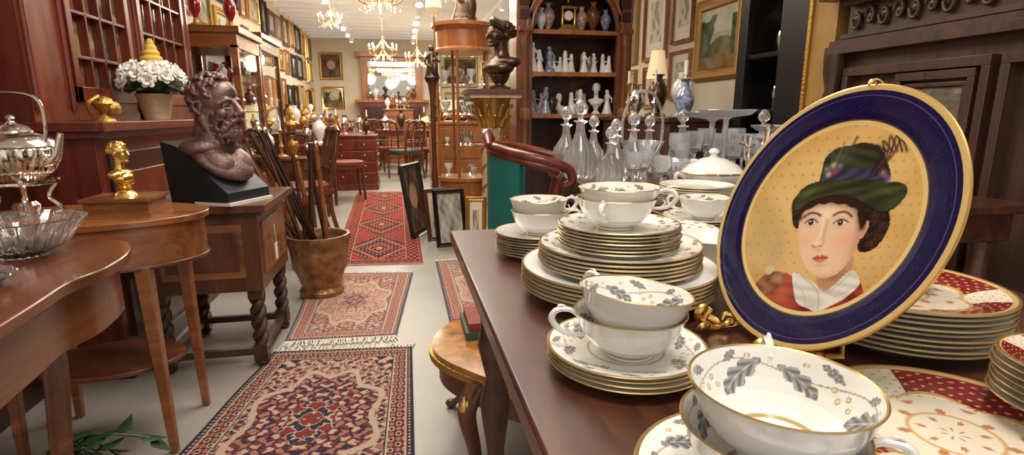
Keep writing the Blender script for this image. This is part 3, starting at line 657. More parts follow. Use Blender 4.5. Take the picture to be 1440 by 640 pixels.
# silver kettle on stand
b=B(); b.M=T(-1.085,2.26,.750)
b.lathe([(0,.0),(.06,0),(.065,.008),(.055,.014),(0,.016)],SILV,32)
b.lathe([(0,.015),(.03,.016),(.034,.04),(.025,.05),(0,.05)],SILV,24)
for k in range(4): b.tube(cat([(.062,0,.006),(.082,0,.02),(.055,0,.06),(.075,0,.10),(.085,0,.115)],6),.0055,SILV,8,R(k*pi/2+.5)); 
b.lathe([(.080,.100),(.088,.104),(.088,.110),(.080,.112)],SILV,40)
b.lathe([(0,.110),(.05,.112),(.078,.135),(.096,.17),(.101,.20),(.098,.205)],SILV,96,rib=(28,.022))
b.lathe([(.098,.205),(.101,.210),(.095,.222),(.070,.240),(.045,.248)],SILV,60)
b.lathe([(.045,.248),(.048,.252),(.035,.265),(.015,.272),(.008,.280),(.012,.288),(.006,.296),(0,.298)],SILV,32)
b.tube(cat([(.085,0,.165),(.115,0,.175),(.130,0,.21),(.142,0,.245)],6),[.017,.008],SILV,12,R(-.25))
b.tube(cat([(-.088,0,.215),(-.100,0,.26),(-.096,0,.33),(-.05,0,.355),(.05,0,.355),(.096,0,.33),(.100,0,.26),(.088,0,.215)],5),.005,SILV,8,R(-.25))
b.done('silver_spirit_kettle')

# classical bust
def bustparts():
    P=[('e',(-.004,0,.302),(.060,.050,.062)),('e',(.020,0,.285),(.040,.038,.050)),('e',(.030,0,.250),(.026,.028,.034)),('c',[(.054,0,.302),(.064,0,.286),(.070,0,.270)],[.005,.006,.0085]),
       ('c',[(.050,.004,.303),(.050,.020,.304),(.040,.034,.298)],[.006,.006,.004]),('c',[(.050,-.004,.303),(.050,-.020,.304),(.040,-.034,.298)],[.006,.006,.004]),
       ('e',(.054,0,.246),(.006,.011,.004)),('e',(.053,0,.240),(.006,.009,.004)),('e',(.048,0,.224),(.013,.014,.012)),
       ('e',(.040,.022,.268),(.015,.013,.016)),('e',(.040,-.022,.268),(.015,.013,.016)),('e',(.043,.018,.290),(.008,.009,.007)),('e',(.043,-.018,.290),(.008,.009,.007)),
       ('c',[(-.004,0,.26),(-.010,0,.19),(-.012,0,.14)],[.033,.031,.044]),('e',(-.012,0,.125),(.060,.115,.040)),('e',(.008,.0,.095),(.062,.085,.045)),('e',(.025,.038,.092),(.034,.038,.032)),('e',(.025,-.038,.092),(.034,.038,.032)),
       ('c',[(0,0,.10),(0,0,.03)],[.060,.036]),('e',(-.070,0,.300),(.026,.028,.026)),('e',(-.002,.050,.280),(.010,.006,.014)),('e',(-.002,-.050,.280),(.010,.006,.014))]
    rs=random.Random(5)
    for i in range(130):
        a=rs.uniform(0,2*pi); e=rs.uniform(-.15,1.45)
        x,y,z=math.cos(a)*math.cos(e),math.sin(a)*math.cos(e),math.sin(e)
        if x>.45 and z<.55: continue
        if x>.1 and z<.2: continue
        q=1.02
        P.append(('c',[(x*.062*q-.004,y*.053*q,.303+z*.064*q),((x-.25)*.064*q-.004,y*.054*q,.303+(z+.05)*.064*q)],[.0065,.0045]))
    for k in range(4): P.append(('c',[(.03+.006*k,-.085+.02*k,.13-.006*k),(.05,-.01,.085-.012*k),(.035,.06,.11-.02*k)],[.006,.008,.006]))
    return P
BV,BF=sculpt(bustparts(),.0032,2)
b=B(); b.box(-.925,-.735,2.20,2.36,.750,.765,WALN); b.box(-.915,-.745,2.215,2.345,.765,.797,WALN); b.box(-.922,-.738,2.205,2.355,.797,.807,WALN)
b.lathe([(0,.807),(.035,.807),(.03,.815),(.018,.824),(.022,.832),(0,.832)],GOLD,24,T(-.83,2.28,0))
b.add(BV,BF,GOLD,T(-.83,2.28,.822)@R(-.2)@S(.40)); b.done('gilt_bust_on_wooden_plinth',bevel=.002)

# barley twist pedestal table
b=B()
b.box(-1.06,-.54,2.80,3.50,.67,.70,WALNd); b.box(-1.04,-.56,2.82,3.48,.655,.67,OAK); b.box(-1.02,-.58,2.84,3.46,.34,.655,WALNd)
b.box(-.585,-.573,2.90,3.40,.40,.62,WALN); b.box(-.95,-.64,2.832,2.845,.40,.62,WALN); b.box(-.93,-.66,2.826,2.835,.43,.59,WALNd)
for x in (-.98,-.62):
    for y in (2.89,3.41):
        for ph in (0,pi):
            pts=[(x+.014*math.cos(t*14+ph),y+.0175*math.sin(t*14+ph),.07+.25*t*1.0) for t in np.linspace(0,1,40)]
            b.tube(pts,.019,OAK,8)
        b.box(x-.028,x+.028,y-.035,y+.035,.30,.36,OAK); b.box(x-.028,x+.028,y-.035,y+.035,.03,.10,OAK); b.sph((x,y,.018),(.03,.0375,.018),OAK)
for y in (2.89,3.41): b.box(-.98,-.62,y-.015,y+.015,.05,.08,OAK)
for x in (-.98,-.62): b.box(x-.015,x+.015,2.88,3.42,.05,.08,OAK)
b.tube([(-.538,2.95,.60),(-.537,2.96,.52)],.002,PAGE,4); b.box(-.540,-.537,2.93,2.98,.45,.52,PAGE)
b.done('barley_twist_stand',bevel=.003)

# bearded man bust
def manparts():
    P=[('e',(-.012,0,.412),(.096,.077,.088)),('e',(.040,0,.428),(.050,.062,.056)),('e',(.055,0,.350),(.044,.050,.060)),('e',(.088,0,.368),(.020,.015,.036)),
       ('e',(.062,0,.30),(.040,.045,.045)),
       ('c',[(.086,.008,.402),(.083,.034,.405),(.064,.058,.392)],[.011,.012,.008]),('c',[(.086,-.008,.402),(.083,-.034,.405),(.064,-.058,.392)],[.011,.012,.008]),
       ('c',[(.090,0,.400),(.107,0,.380),(.122,0,.355)],[.011,.013,.016]),('e',(.108,.013,.350),(.013,.010,.010)),('e',(.108,-.013,.350),(.013,.010,.010)),
       ('e',(.100,0,.308),(.009,.017,.0055)),('e',(.101,0,.297),(.008,.014,.005)),
       ('e',(.078,0,.270),(.032,.034,.034)),('e',(.048,0,.278),(.046,.054,.036)),
       ('c',[(-.01,0,.37),(-.02,0,.29),(-.035,0,.20)],[.070,.074,.092]),('e',(-.045,0,.215),(.10,.135,.055)),('e',(.005,0,.165),(.135,.125,.050),(0,.62,0)),('e',(.03,.05,.165),(.075,.06,.045),(0,.62,0)),('e',(.03,-.05,.165),(.075,.06,.045),(0,.62,0))]
    for s in (-1,1):
        P+=[('e',(.073,s*.030,.381),(.014,.014,.012)),('c',[(.086,s*.016,.384),(.089,s*.030,.389),(.078,s*.045,.383)],[.004,.005,.004]),
            ('c',[(.086,s*.018,.375),(.087,s*.030,.371),(.078,s*.043,.375)],[.004,.004,.003]),
            ('e',(.064,s*.044,.352),(.026,.020,.024)),
            ('c',[(.110,s*.005,.329),(.101,s*.026,.320),(.084,s*.042,.296)],[.010,.010,.007]),
            ('c',[(-.010,s*.076,.400),(-.026,s*.086,.394),(-.026,s*.084,.368),(-.008,s*.076,.350)],[.006,.007,.007,.007]),('e',(-.008,s*.076,.375),(.012,.006,.022)),
            ('c',[(-.01,s*.062,.33),(.01,s*.048,.26),(.03,s*.02,.205)],[.020,.018,.016])]
    rs=random.Random(2)
    for i in range(260):
        a=rs.uniform(0,2*pi); e=rs.uniform(-.55,1.5); d=lambda a,e:(math.cos(a)*math.cos(e),math.sin(a)*math.cos(e),math.sin(e))
        x,y,z=d(a,e)
        if x>.42 and z<.80: continue
        if x>.05 and z<.15: continue
        if abs(y)>.8 and z<.05 and x>-.35: continue
        pts=[];sg=rs.choice((-1,1))
        for k in range(3):
            xx,yy,zz=d(a+.13*k*sg,e-.09*k); q=1.01+.05*math.sin(k*1.6)
            pts.append((-.010+xx*.098*q,yy*.080*q,.416+zz*.093*q))
        P.append(('c',pts,[.006,.0095,.005]))
    for i in range(260):
        a=rs.uniform(-1.9,1.9); z=rs.uniform(.242,.350)
        if z>.290 and abs(a)<.75: continue
        k=1-max(0,.30-z)*4.6
        x=.036+math.cos(a)*.067*k; y=math.sin(a)*.060*k
        P.append(('c',[(x,y,z),(x+.003,y,z-.006),(x+.002*rs.choice((-1,1)),y+.004,z-.013)],[.004,.0062,.0035]))
    return P
MV,MF=sculpt(manparts(),.0028,2)
b=B(); b.M=T(-.735,2.99,.70)@R(-.46)
b.add(MV,MF,COPP,T(.016,0,.008)@S(.96,.96,.97))
side_=[(-.158,.245),(-.08,.225),(.135,.050),(.135,0),(-.135,0)]
b.prism(side_,-.115,.115,BLK,Matrix(((1,0,0,0),(0,0,-1,0),(0,1,0,0),(0,0,0,1))))
b.box(-.02,.147,-.119,.119,-.0,.012,PAGE)
b.done('bearded_man_bust')

# ------------------------------------------------------------------ breakfront bookcase
b=B()
xf=-1.30
b.box(-1.86,-1.10,2.85,4.95,0,.08,MAHOGd); b.box(-1.86,-1.12,2.87,4.93,.08,.96,MAHOG)
b.box(-1.86,-1.08,2.83,4.97,.96,.985,MAHOG); b.box(-1.86,-1.06,2.81,4.99,.985,1.02,MAHOG)
for y0,y1 in ((2.95,3.85),(3.95,4.85)):
    b.box(-1.125,-1.105,y0,y1,.15,.90,MAHOGd); b.box(-1.108,-1.095,y0+.08,y1-.08,.23,.82,MAHOG)
b.box(-1.86,-1.75,2.87,4.93,1.02,2.60,MAHOGd)
for y0,y1 in ((2.87,3.22),(3.90,4.02),(4.80,4.93)): b.box(-1.80,xf,y0,y1,1.02,2.60,MAHOG)
b.box(-1.80,xf,3.22,4.80,1.02,1.10,MAHOG); b.box(-1.80,xf,3.2,4.8,2.4,2.6,MAHOG)
b.box(-1.86,-1.22,2.80,5.0,2.58,2.68,MAHOG)
for y in (2.90,3.18,3.93,3.99,4.84): b.lathe([(.012,1.06),(.016,1.08),(.012,1.1),(.012,2.4),(.016,2.42),(.012,2.44)],MAHOG,10,T(xf+.004,y,0))
for y0,y1 in ((3.22,3.90),(4.02,4.80)):
    for a,c in ((y0,y0+.05),(y1-.05,y1)): b.box(xf-.03,xf+.012,a,c,1.10,2.40,MAHOG)
    b.box(xf-.03,xf+.012,y0,y1,1.10,1.16,MAHOG)
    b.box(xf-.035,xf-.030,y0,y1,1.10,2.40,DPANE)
    w=(y1-y0-.1)
    for k in range(1,4): yy=y0+.05+w*k/4; b.box(xf-.028,xf+.006,yy-.008,yy+.008,1.16,2.4,MAHOG)
    for zz in (1.28,1.46,1.64,1.80,2.0,2.2): b.box(xf-.028,xf+.006,y0+.05,y1-.05,zz-.007,zz+.007,MAHOG)
b.box(-1.86,-1.36,1.9,2.83,0,.96,MAHOGd); b.box(-1.86,-1.33,1.88,2.83,.96,1.0,MAHOG); b.box(-1.86,-1.46,1.9,2.85,1.0,2.6,MAHOGd)
b.box(-1.462,-1.44,2.0,2.7,1.1,2.5,MAHOG)
b.done('breakfront_bookcase',bevel=.004)

# flower vase on ledge
b=B(); b.M=T(-1.165,3.72,1.02)@S(1.15)
b.lathe([(0,0),(.045,0),(.048,.01),(.065,.09),(.072,.105),(.066,.108),(.05,.09),(0,.08)],STONE,28)
rs=random.Random(4)
b.sph((0,0,.150),(.085,.085,.050),LEAFM,18)
for i in range(26):
    zz=1-(i+.5)/26*1.15; a=i*2.39996; rr=math.sqrt(max(0,1-zz*zz)); d=Vector((rr*math.cos(a),rr*math.sin(a),zz))
    Q=T(.108*d.x,.108*d.y,.155+.070*d.z+rs.uniform(-.006,.010))@d.to_track_quat('Z','Y').to_matrix().to_4x4()@R(rs.uniform(0,1))
    for ring,(n_p,rad,tl) in enumerate(((6,.019,-.45),(5,.011,-.85))):
        for k in range(n_p):
            t=2*pi*k/n_p+ring*.6; b.sph((0,0,0),(.017,.013,.004),WHITEF,8,Q@R(t)@T(rad,0,.004+ring*.006)@R(tl,'Y'))
    b.sph((0,0,.012),(.006,.006,.006),YEL,6,Q)
for i in range(14):
    a=rs.uniform(0,2*pi); b.sph((0,0,0),(.04,.016,.004),LEAFM,8,T(.10*math.cos(a),.10*math.sin(a),.118+rs.uniform(0,.03))@R(a)@R(rs.uniform(-.3,.8),'Y'))
for k in range(5):
    b.lathe([(0,0),(.046-.008*k,.005),(.050-.009*k,.016),(.036-.007*k,.028),(0,.030)],YEL,16,T(0,.02,.215+.022*k),rib=(9,.06))
b.done('flower_arrangement')
b=B(); b.M=T(-1.19,3.18,1.02)
b.lathe([(0,0),(.04,0),(.03,.012),(.012,.03),(.03,.05),(.04,.07),(.03,.09),(.01,.10),(0,.10)],GOLDd,20)
b.sph((.03,.02,.05),(.02,.04,.03),GOLDd); b.tube(cat([(-.03,-.04,.03),(-.02,-.07,.07),(0,-.03,.10)],5),.008,GOLDd); b.done('brass_ornament')

# jardiniere with canes
b=B(); b.M=T(-.50,4.02,.010)
b.lathe([(0,0),(.12,0),(.125,.03),(.105,.05),(.115,.08),(.135,.14),(.142,.15),(.150,.16),(.155,.24),(.165,.30),(.178,.33),(.178,.36),(.160,.36),(.150,.33),(.12,.12),(0,.08)],POTM,60,rib=(15,.018))
rs=random.Random(9)
for i in range(17):
    a=rs.uniform(0,6.28); bx,by=.06*math.cos(a),.06*math.sin(a)
    tx=rs.uniform(-.42,-.02) if i<13 else rs.uniform(-.05,.1); tz=rs.uniform(.72,.98)
    ty=rs.uniform(-.10,.1)
    hk=i%3
    pts=[(bx,by,.12),(bx+(tx-bx)*.5,by+(ty-by)*.5,.12+(tz-.12)*.5),(tx,ty,tz)]
    if hk==0: pts+=[(tx-.02,ty,tz+.04),(tx-.06,ty,tz+.045),(tx-.08,ty,tz+.01)]
    b.tube(cat(pts,5),.010 if i%2 else .013,[WALN,MAHOGd,OAK,WALNd][i%4],8)
    if hk==1: b.sph((tx,ty,tz),(.016,.016,.018),SILV)
b.done('walking_stick_jardiniere',origin=(-.50,4.02,.010))

# ivy at lower left
b=B(); rs=random.Random(12)
for s_ in range(6):
    a=rs.uniform(-.6,1.4); L=rs.uniform(.12,.26)
    pts=cat([(-.98,1.86,.08),(-.98+L*.4*math.cos(a),1.86+L*.4*math.sin(a),.16+rs.random()*.06),(-.98+L*math.cos(a),1.86+L*.9*math.sin(a),.05+rs.random()*.10)],8)
    b.tube(pts,.003,LEAFM,5)
    for p in pts[2::2]:
        t=rs.uniform(0,6.28); lf=[(0,0),(.02,.022),(.045,.015),(.075,0),(.045,-.015),(.02,-.022)]
        b.add([(x,y,-.25*abs(y)) for x,y in lf],[(0,1,2,3),(0,3,4,5)],LEAFM,T(*p)@R(t)@R(rs.uniform(-.3,.7),'Y'))
b.lathe([(0,0),(.06,0),(.07,.08),(.06,.08),(0,.07)],BLACK,24,T(-.98,1.86,0))
b.done('potted_ivy',recalc=False)

# ------------------------------------------------------------------ left glass display cabinets + further furniture
def vitrine(x0,x1,y0,y1,h,name='display_cabinet',m=WALN,base=.55):
    b=B(); t=.045
    b.box(x0,x1,y0,y1,0,base,m); b.box(x0-.015,x1+.015,y0-.015,y1+.015,base-.02,base+.02,m)
    for x in (x0,x1-t):
        for y in (y0,y1-t): b.box(x,x+t,y,y+t,base,h-.1,m)
    b.box(x0,x1,y0,y1,h-.12,h,m); b.box(x0-.025,x1+.025,y0-.025,y1+.025,h-.02,h+.025,m)
    b.box(x0,x0+.01,y0,y1,base,h-.1,m)
    for z in np.linspace(base+.3,h-.35,3): b.box(x0+.02,x1-.02,y0+.02,y1-.02,z-.004,z+.004,PANE)
    rs=random.Random(int(abs(x0*100+y0*10)))
    for z in [base+.02]+[float(q)+.004 for q in np.linspace(base+.3,h-.35,3)]:
        for k in range(7):
            px=rs.uniform(x0+.1,x1-.1); py=y0+(y1-y0)*(k+.6)/7.4; s=rs.uniform(.6,1.2)
            b.lathe([(0,0),(.03,0),(.015,.02),(.03,.06),(.035,.09),(.015,.12),(.02,.14),(0,.14)],[PORC,GOLD,BROWNC,SILV,OCHRE,REDG][rs.randrange(6)],14,T(px,py,z)@S(s))
    b.box(x0+.02,x1-.012,y0+.012,y0+.016,base,h-.12,PANE); b.box(x1-.016,x1-.012,y0+.02,y1-.02,base,h-.12,PANE)
    return b.done(name,bevel=.003)
vitrine(-1.60,-1.12,5.40,6.2,1.63)
vitrine(-1.75,-1.24,6.9,7.9,1.75,m=WALNd)
def redlamp(x,y,z):
    b=B(); b.lathe([(0,0),(.05,0),(.055,.02),(.02,.04),(.015,.07),(.04,.12),(.045,.17),(.03,.22),(.015,.25),(.02,.28),(.01,.33),(0,.36)],[GOLDd,GOLDd,GOLDd,GOLDd,REDG,REDG,REDG,REDG,GOLDd,GOLDd,GOLDd],24,T(x,y,z)); b.done('ruby_glass_urn')
redlamp(-1.42,5.6,1.655); redlamp(-1.22,5.75,1.655)

def chair(x,y,rz,m=WALNd,seat=BOOKR):
    b=B(); b.M=T(x,y,0)@R(rz)
    b.box(-.22,.22,-.21,.21,.40,.44,m); b.prism(cat([(-.20,-.19),(.20,-.19),(.19,.19),(-.19,.19)],4,True),.44,.475,seat)
    for sx in (-1,1):
        b.tube(cat([(sx*.19,-.19,.41),(sx*.20,-.20,.2),(sx*.19,-.21,0)],4),[.022,.018,.014],m)
        b.tube(cat([(sx*.18,.25,0),(sx*.18,.19,.25),(sx*.18,.19,.45),(sx*.19,.24,.72),(sx*.17,.28,.90)],4),.018,m)
    b.tube(cat([(-.17,.28,.90),(-.08,.285,.93),(0,.285,.915),(.08,.285,.93),(.17,.28,.90)],4),.024,m)
    for k in (-.06,0,.06): b.tube([(k,.21,.45),(k*1.5,.24,.68),(k,.28,.90)],.009,m)
    b.tube([(-.18,.22,.6),(.18,.22,.6)],.012,m); b.done('dining_chair')
def desk(x0,x1,y0,y1,h=.75,m=MAHOG,name='pedestal_desk'):
    b=B(); b.box(x0-.02,x1+.02,y0-.02,y1+.02,h-.03,h,m); b.box(x0,x1,y0,y1,.08,h-.03,m); b.box(x0-.01,x1+.01,y0-.01,y1+.01,0,.08,m)
    for k in range(4):
        z=.12+k*(h-.17)/4
        b.box(x0+.03,x1-.03,y0-.010,y0+.01,z,z+(h-.2)/4-.015,m); b.box(x1-.01,x1+.010,y0+.03,y1-.03,z,z+(h-.2)/4-.015,m)
        for q in (.25,.75): b.sph((x0+(x1-x0)*q,y0-.015,z+.07),.012,GOLD,8); b.sph((x1+.015,y0+(y1-y0)*q,z+.07),.012,GOLD,8)
    return b.done(name,bevel=.004)
def legtable(x0,x1,y0,y1,h=.74,m=WALNd,name='side_table'):
    b=B(); b.box(x0,x1,y0,y1,h-.025,h,m); b.box(x0+.03,x1-.03,y0+.03,y1-.03,h-.12,h-.025,m)
    for x in (x0+.06,x1-.06):
        for y in (y0+.06,y1-.06): b.lathe([(0,0),(.015,0),(.02,.1),(.018,.4),(.03,h-.2),(.03,h-.1),(0,h-.1)],m,12,T(x,y,0))
    return b.done(name,bevel=.003)
def tlamp(x,y,z,s=1,m=GOLDd,k=1):
    b=B(); b.M=T(x,y,z)@S(s)
    b.lathe([(0,0),(.07,0),(.07,.015),(.02,.04),(.04,.10),(.05,.15),(.02,.20),(.012,.30),(0,.30)],m,24)
    b.lathe([(.13*k,.26),(.08*k,.44),(.078*k,.44),(.128*k,.26)],SHADE,32); b.sph((0,0,.34),.025,BULB,10); b.tube([(0,0,.3),(0,0,.46)],.004,m,6); b.done('table_lamp')
def urn(x,y,z,s,m,name='porcelain_vase'):
    b=B(); b.lathe([(0,0),(.05,0),(.05,.01),(.02,.03),(.05,.09),(.07,.15),(.06,.2),(.025,.24),(.03,.27),(.045,.28),(.03,.28),(0,.24)],m,24,T(x,y,z)@S(s)); b.done(name)
def cstick(x,y,z,s,m,name='brass_candlestick'):
    b=B(); b.lathe([(0,0),(.05,0),(.052,.01),(.018,.025),(.012,.06),(.022,.09),(.010,.12),(.012,.20),(.02,.21),(.02,.225),(.009,.228),(.009,.30),(0,.30)],[m]*9+[PORC]*3,18,T(x,y,z)@S(s)); b.done(name)
desk(-.98,-.36,9.75,10.5,.76)
desk(-1.80,-1.0,8.3,9.3,.85,WALNd,'chest_of_drawers'); desk(-1.8,-1.15,10.9,12.2,.9,MAHOG,'chest_of_drawers')
legtable(-1.55,-.85,6.45,6.82,.66); legtable(-1.02,-.72,7.2,8.2,.74,MAHOG); legtable(-1.0,-.45,11.2,12.2,.75); legtable(-.5,.2,13.2,14.2,.75,MAHOG)
chair(-.92,5.10,1.3); chair(-.84,5.95,-1.2); chair(-.72,8.75,1.8,WALNd); chair(-.75,12.8,.6,MAHOG); chair(.05,11.4,-2.4,WALNd,BOOKG); chair(-.2,12.4,2.9)
for x,y,z,s,m,nme in ((-.8,10.1,.76,1.0,SILV,'silver_urn'),(-.5,10.2,.76,.8,BRON,'bronze_urn'),(-.85,7.55,.74,1.0,PORC,'porcelain_vase'),(-.85,7.95,.74,.8,GOLDd,'brass_urn'),(-1.2,6.62,.66,.9,PORC,'porcelain_vase'),(-.7,12.0,.75,1,SILV,'silver_urn'),(.0,13.9,.75,1.3,BRON,'bronze_urn'),(-.95,7.35,.74,.7,SILV,'silver_urn'),(-.98,6.62,.66,.7,GOLDd,'brass_urn'),(-1.4,6.62,.66,1.2,BRON,'bronze_urn'),(-.3,13.5,.75,1.0,PORC,'porcelain_vase')): urn(x,y,z,s,m,nme)
for x,y,z,s in ((-.92,10.3,.76,1.2),(-.78,7.75,.74,1.2),(-1.08,6.6,.66,1.1),(-.55,11.5,.75,1.2)): cstick(x,y,z,s,GOLDd)
desk(.34,1.2,8.4,9.0,.95,ORNG,'chest_of_drawers'); desk(.45,1.6,10.3,11.0,1.0,WALNd,'chest_of_drawers')
b=B(); b.box(-.9,.55,16.1,16.48,0,1.3,MAHOG); b.box(-1.0,.65,16.05,16.48,1.3,1.36,ORNG); b.box(-.85,.5,16.3,16.48,1.36,2.3,ORNG); b.box(-.7,.35,16.28,16.31,1.45,2.2,OLDM); b.box(-.95,.6,16.2,16.48,2.3,2.4,ORNG)
for z in (.3,.8):
    for x in (-.8,-.1): b.box(x,x+.55,16.08,16.11,z,z+.4,MAHOGd)
b.done('overmantel_sideboard',bevel=.005)
legtable(.35,1.4,14.2,15.2,.8,MAHOG); legtable(-1.7,-.95,13.6,14.8,.8)
legtable(-1.75,-1.25,12.45,13.3,.85,MAHOG); legtable(.25,.85,12.6,13.3,.75); legtable(1.1,1.9,12.2,13.2,.8,MAHOG); desk(-.35,.25,15.0,15.6,1.15,WALN,'chest_of_drawers'); desk(1.2,2.0,9.4,9.9,1.25,WALN,'chest_of_drawers')
chair(.30,11.9,.3); chair(-.60,14.8,.2,MAHOG,BOOKG)
rs=random.Random(77)
tops=[(-1.7,-1.3,12.6,13.2,.85),(.3,.8,12.7,13.2,.75),(1.2,1.8,12.3,13.1,.8),(-.3,.2,15.1,15.5,1.15),(-1.7,-1.1,8.4,9.2,.85),(-1.7,-1.25,11.0,12.1,.9),(.4,1.1,8.5,8.9,.95),(.5,1.5,10.4,10.9,1.0),(1.25,1.9,9.5,9.8,1.25),(-1.6,-1.05,13.7,14.7,.8),(.45,1.3,14.3,15.1,.8),(-.7,.4,16.12,16.2,1.36)]
for x0,x1,y0,y1,z in tops:
    for k in range(7):
        x=x0+(x1-x0)*(k+rs.random()*.5)/7; y=y0+(y1-y0)*((k*3%7)+rs.random()*.5)/7; q=rs.random(); sz=rs.uniform(.5,1.1)
        if q<.3: cstick(x,y,z,sz*1.2,rs.choice([GOLDd,SILV]))
        elif q<.72: urn(x,y,z,sz,rs.choice([PORC,BROWNC,BRON,SILV,GOLDd]),'decorative_urn')
        elif q<.93: b=B(); b.lathe([(0,0),(.05,0),(.05,.03),(0,.03)],BRON,16,T(x,y,z)); b.add(BV,BF,rs.choice([BRON,PORC,GOLDd]),T(x,y,z+.01)@R(rs.uniform(-2.4,-.6))@S(sz*.8)); b.done('portrait_bust')
        else: tlamp(x,y,z,sz*.8,k=.8)

# ------------------------------------------------------------------ pictures
def picture(M,w,h,style,fm=GOLDd,name='framed_painting',fw=.06):
    b=B(); b.M=M
    pr=[(0,0),(0,.02),(fw*.25,.035),(fw*.6,.022),(fw*.85,.028),(fw,.006),(fw,0)]
    co=[(-w/2,-h/2,-1,-1),(w/2,-h/2,1,-1),(w/2,h/2,1,1),(-w/2,h/2,-1,1)]
    v=[(cx-sx*d+0,cy-sy*d,z) for cx,cy,sx,sy in co for d,z in pr]; k=len(pr)
    f=[(i*k+j,((i+1)%4)*k+j,((i+1)%4)*k+j+1,i*k+j+1) for i in range(4) for j in range(k-1)]
    b.add(v,f,fm)
    sd=rng.random()*20
    def pt(U,V):
        nz=np.sin(U*9+sd)*np.sin(V*7+sd*2)+.5*np.sin(U*23+sd*3+2*np.sin(V*11))+.3*np.sin(V*31+U*17)
        C=np.zeros((len(U),3))
        if style=='land':
            C[:]=np.array((.42,.40,.26))*1.0; C[V>.6]=(.55,.53,.38)
            hor=.45+.08*np.sin(U*6+sd); C[V<hor]=(.14,.14,.05); C[V<hor*.5]=(.22,.14,.05)
            t=((U<.35+.08*nz)|(U>.85))&(V>.2)&(V<.85+.05*nz); C[t]=(.05,.07,.02); C+=.05*nz[:,None]
        elif style=='print':
            C[:]=(.66,.59,.46); m=(np.abs(U-.5)<.28)&(np.abs(V-.5)<.3); C[m]=(.50,.42,.30); C[m&(nz>.3)]=(.22,.17,.12)
        elif style=='dark':
            C[:]=(.10,.06,.04); d=np.hypot((U-.5)*w,(V-.55)*h); C[d<.12*min(w,h)*2]=(.45,.28,.17); C+=.04*nz[:,None]
        else:
            C[:]=(.36,.34,.28); C+=.12*nz[:,None]
        return np.clip(C,0,1)
    b.grid(lambda U,V:np.column_stack([(U-.5)*(w-2*fw),(V-.5)*(h-2*fw),np.full(len(U),.008)]),50,50,CANV,paint=pt)
    return b.done(name,recalc=False)
def ML(y,z): return T(-1.895,y,z)@Matrix(((0,0,1,0),(1,0,0,0),(0,1,0,0),(0,0,0,1)))
def MR(y,z): return T(2.415,y,z)@Matrix(((0,0,-1,0),(-1,0,0,0),(0,1,0,0),(0,0,0,1)))
def MB(x,z,y=16.495): return T(x,y,z)@Matrix(((1,0,0,0),(0,0,-1,0),(0,1,0,0),(0,0,0,1)))
st=['land','print','dark','abs']
rs=random.Random(21)
y=6.3
while y<16:
    w=rs.uniform(.36,.80)
    for z in ((1.35,1.9,2.42) if y>8.1 else (2.1,2.5)):
        h=rs.uniform(.30,.5); picture(ML(y+w/2,z+rs.uniform(-.03,.03)),w*rs.uniform(.7,1),h,rs.choice(st),rs.choice([GOLDd,GOLD,WALNd,ORNG,BLACK]),fw=rs.choice([.03,.05,.07]))
    y+=w+.06
picture(MR(4.95,1.62),.80,.62,'land',GOLDd,fw=.09)
picture(MR(5.65,1.95),.45,.60,'print',WALN,fw=.03); picture(MR(5.65,1.38),.45,.42,'print',ORNG,fw=.03)
for yy,z,w,h,s_ in ((4.3,2.25,.5,.4,'print'),(4.85,2.25,.5,.4,'dark'),(5.4,2.47,.4,.3,'print'),(6.3,1.9,.6,.7,'print'),(6.3,1.3,.5,.4,'print'),(7.1,1.9,.6,.7,'dark'),(7.1,1.3,.6,.4,'abs'),(3.75,2.2,.5,.45,'print'),(4.2,1.6,.4,.5,'print')): picture(MR(yy,z),w,h,s_,GOLDd if s_!='print' else ORNG,fw=.04)
for x,z,w,h,s_ in ((-1.5,2.1,.5,.6,'dark'),(-1.5,1.4,.5,.5,'land'),(.95,2.1,.5,.5,'land'),(1.6,2.0,.6,.7,'dark'),(2.1,1.9,.4,.5,'print'),(.95,1.4,.5,.5,'dark'),(1.6,1.3,.6,.5,'land')): picture(MB(x,z),w,h,s_,rs.choice([GOLDd,GOLD]))
def lean(x,y,w,h,rz,m,s_,a=.22):
    Mx=T(x,y,.012)@R(rz)@R(-a,'X')@T(0,0,h/2+.006)@Matrix(((1,0,0,0),(0,0,-1,0),(0,1,0,0),(0,0,0,1)))
    picture(Mx,w,h,s_,m,fw=.035)
lean(.36,5.22,.26,.46,.25,BLACK,'abs'); lean(.27,5.50,.20,.44,.35,WALNd,'print'); lean(.52,5.0,.16,.42,-.2,GOLDd,'print')
lean(.12,5.9,.5,.62,1.25,BLACK,'dark',.15)

# ------------------------------------------------------------------ column pedestal and bronze bust
b=B(); cx,cy=.72,5.50
b.box(cx-.17,cx+.17,cy-.17,cy+.17,0,.06,STONE)
b.lathe([(0,.06),(.14,.06),(.145,.08),(.12,.10),(.13,.12),(.10,.14),(.085,.17),(.08,.9),(.09,.92),(.085,.94)],STONE,40,T(cx,cy,0),rib=(14,.05))
for k in range(3):
    pts=[(cx+(.088)*math.cos(t*9+k*2.09),cy+.088*math.sin(t*9+k*2.09),.18+.70*t) for t in np.linspace(0,1,50)]; b.tube(pts,.009,GOLDd,6)
b.lathe([(.085,.94),(.09,.96),(.10,1.05),(.14,1.15),(.14,1.17)],GOLDd,36,T(cx,cy,0),rib=(8,.06))
for k in range(8):
    for zz,rr in ((.98,.105),(1.06,.12)):
        b.tube(cat([(rr-.01,0,zz-.03),(rr+.01,0,zz+.03),(rr+.045,0,zz+.055),(rr+.035,0,zz+.03)],5),[.018,.006],GOLDd,8,T(cx,cy,0)@R(k*pi/4+(zz>1)*.39))
b.box(cx-.20,cx+.20,cy-.20,cy+.20,1.17,1.20,STONE); b.box(cx-.22,cx+.22,cy-.22,cy+.22,1.20,1.235,WALNd)
b.done('column_pedestal',bevel=.004)
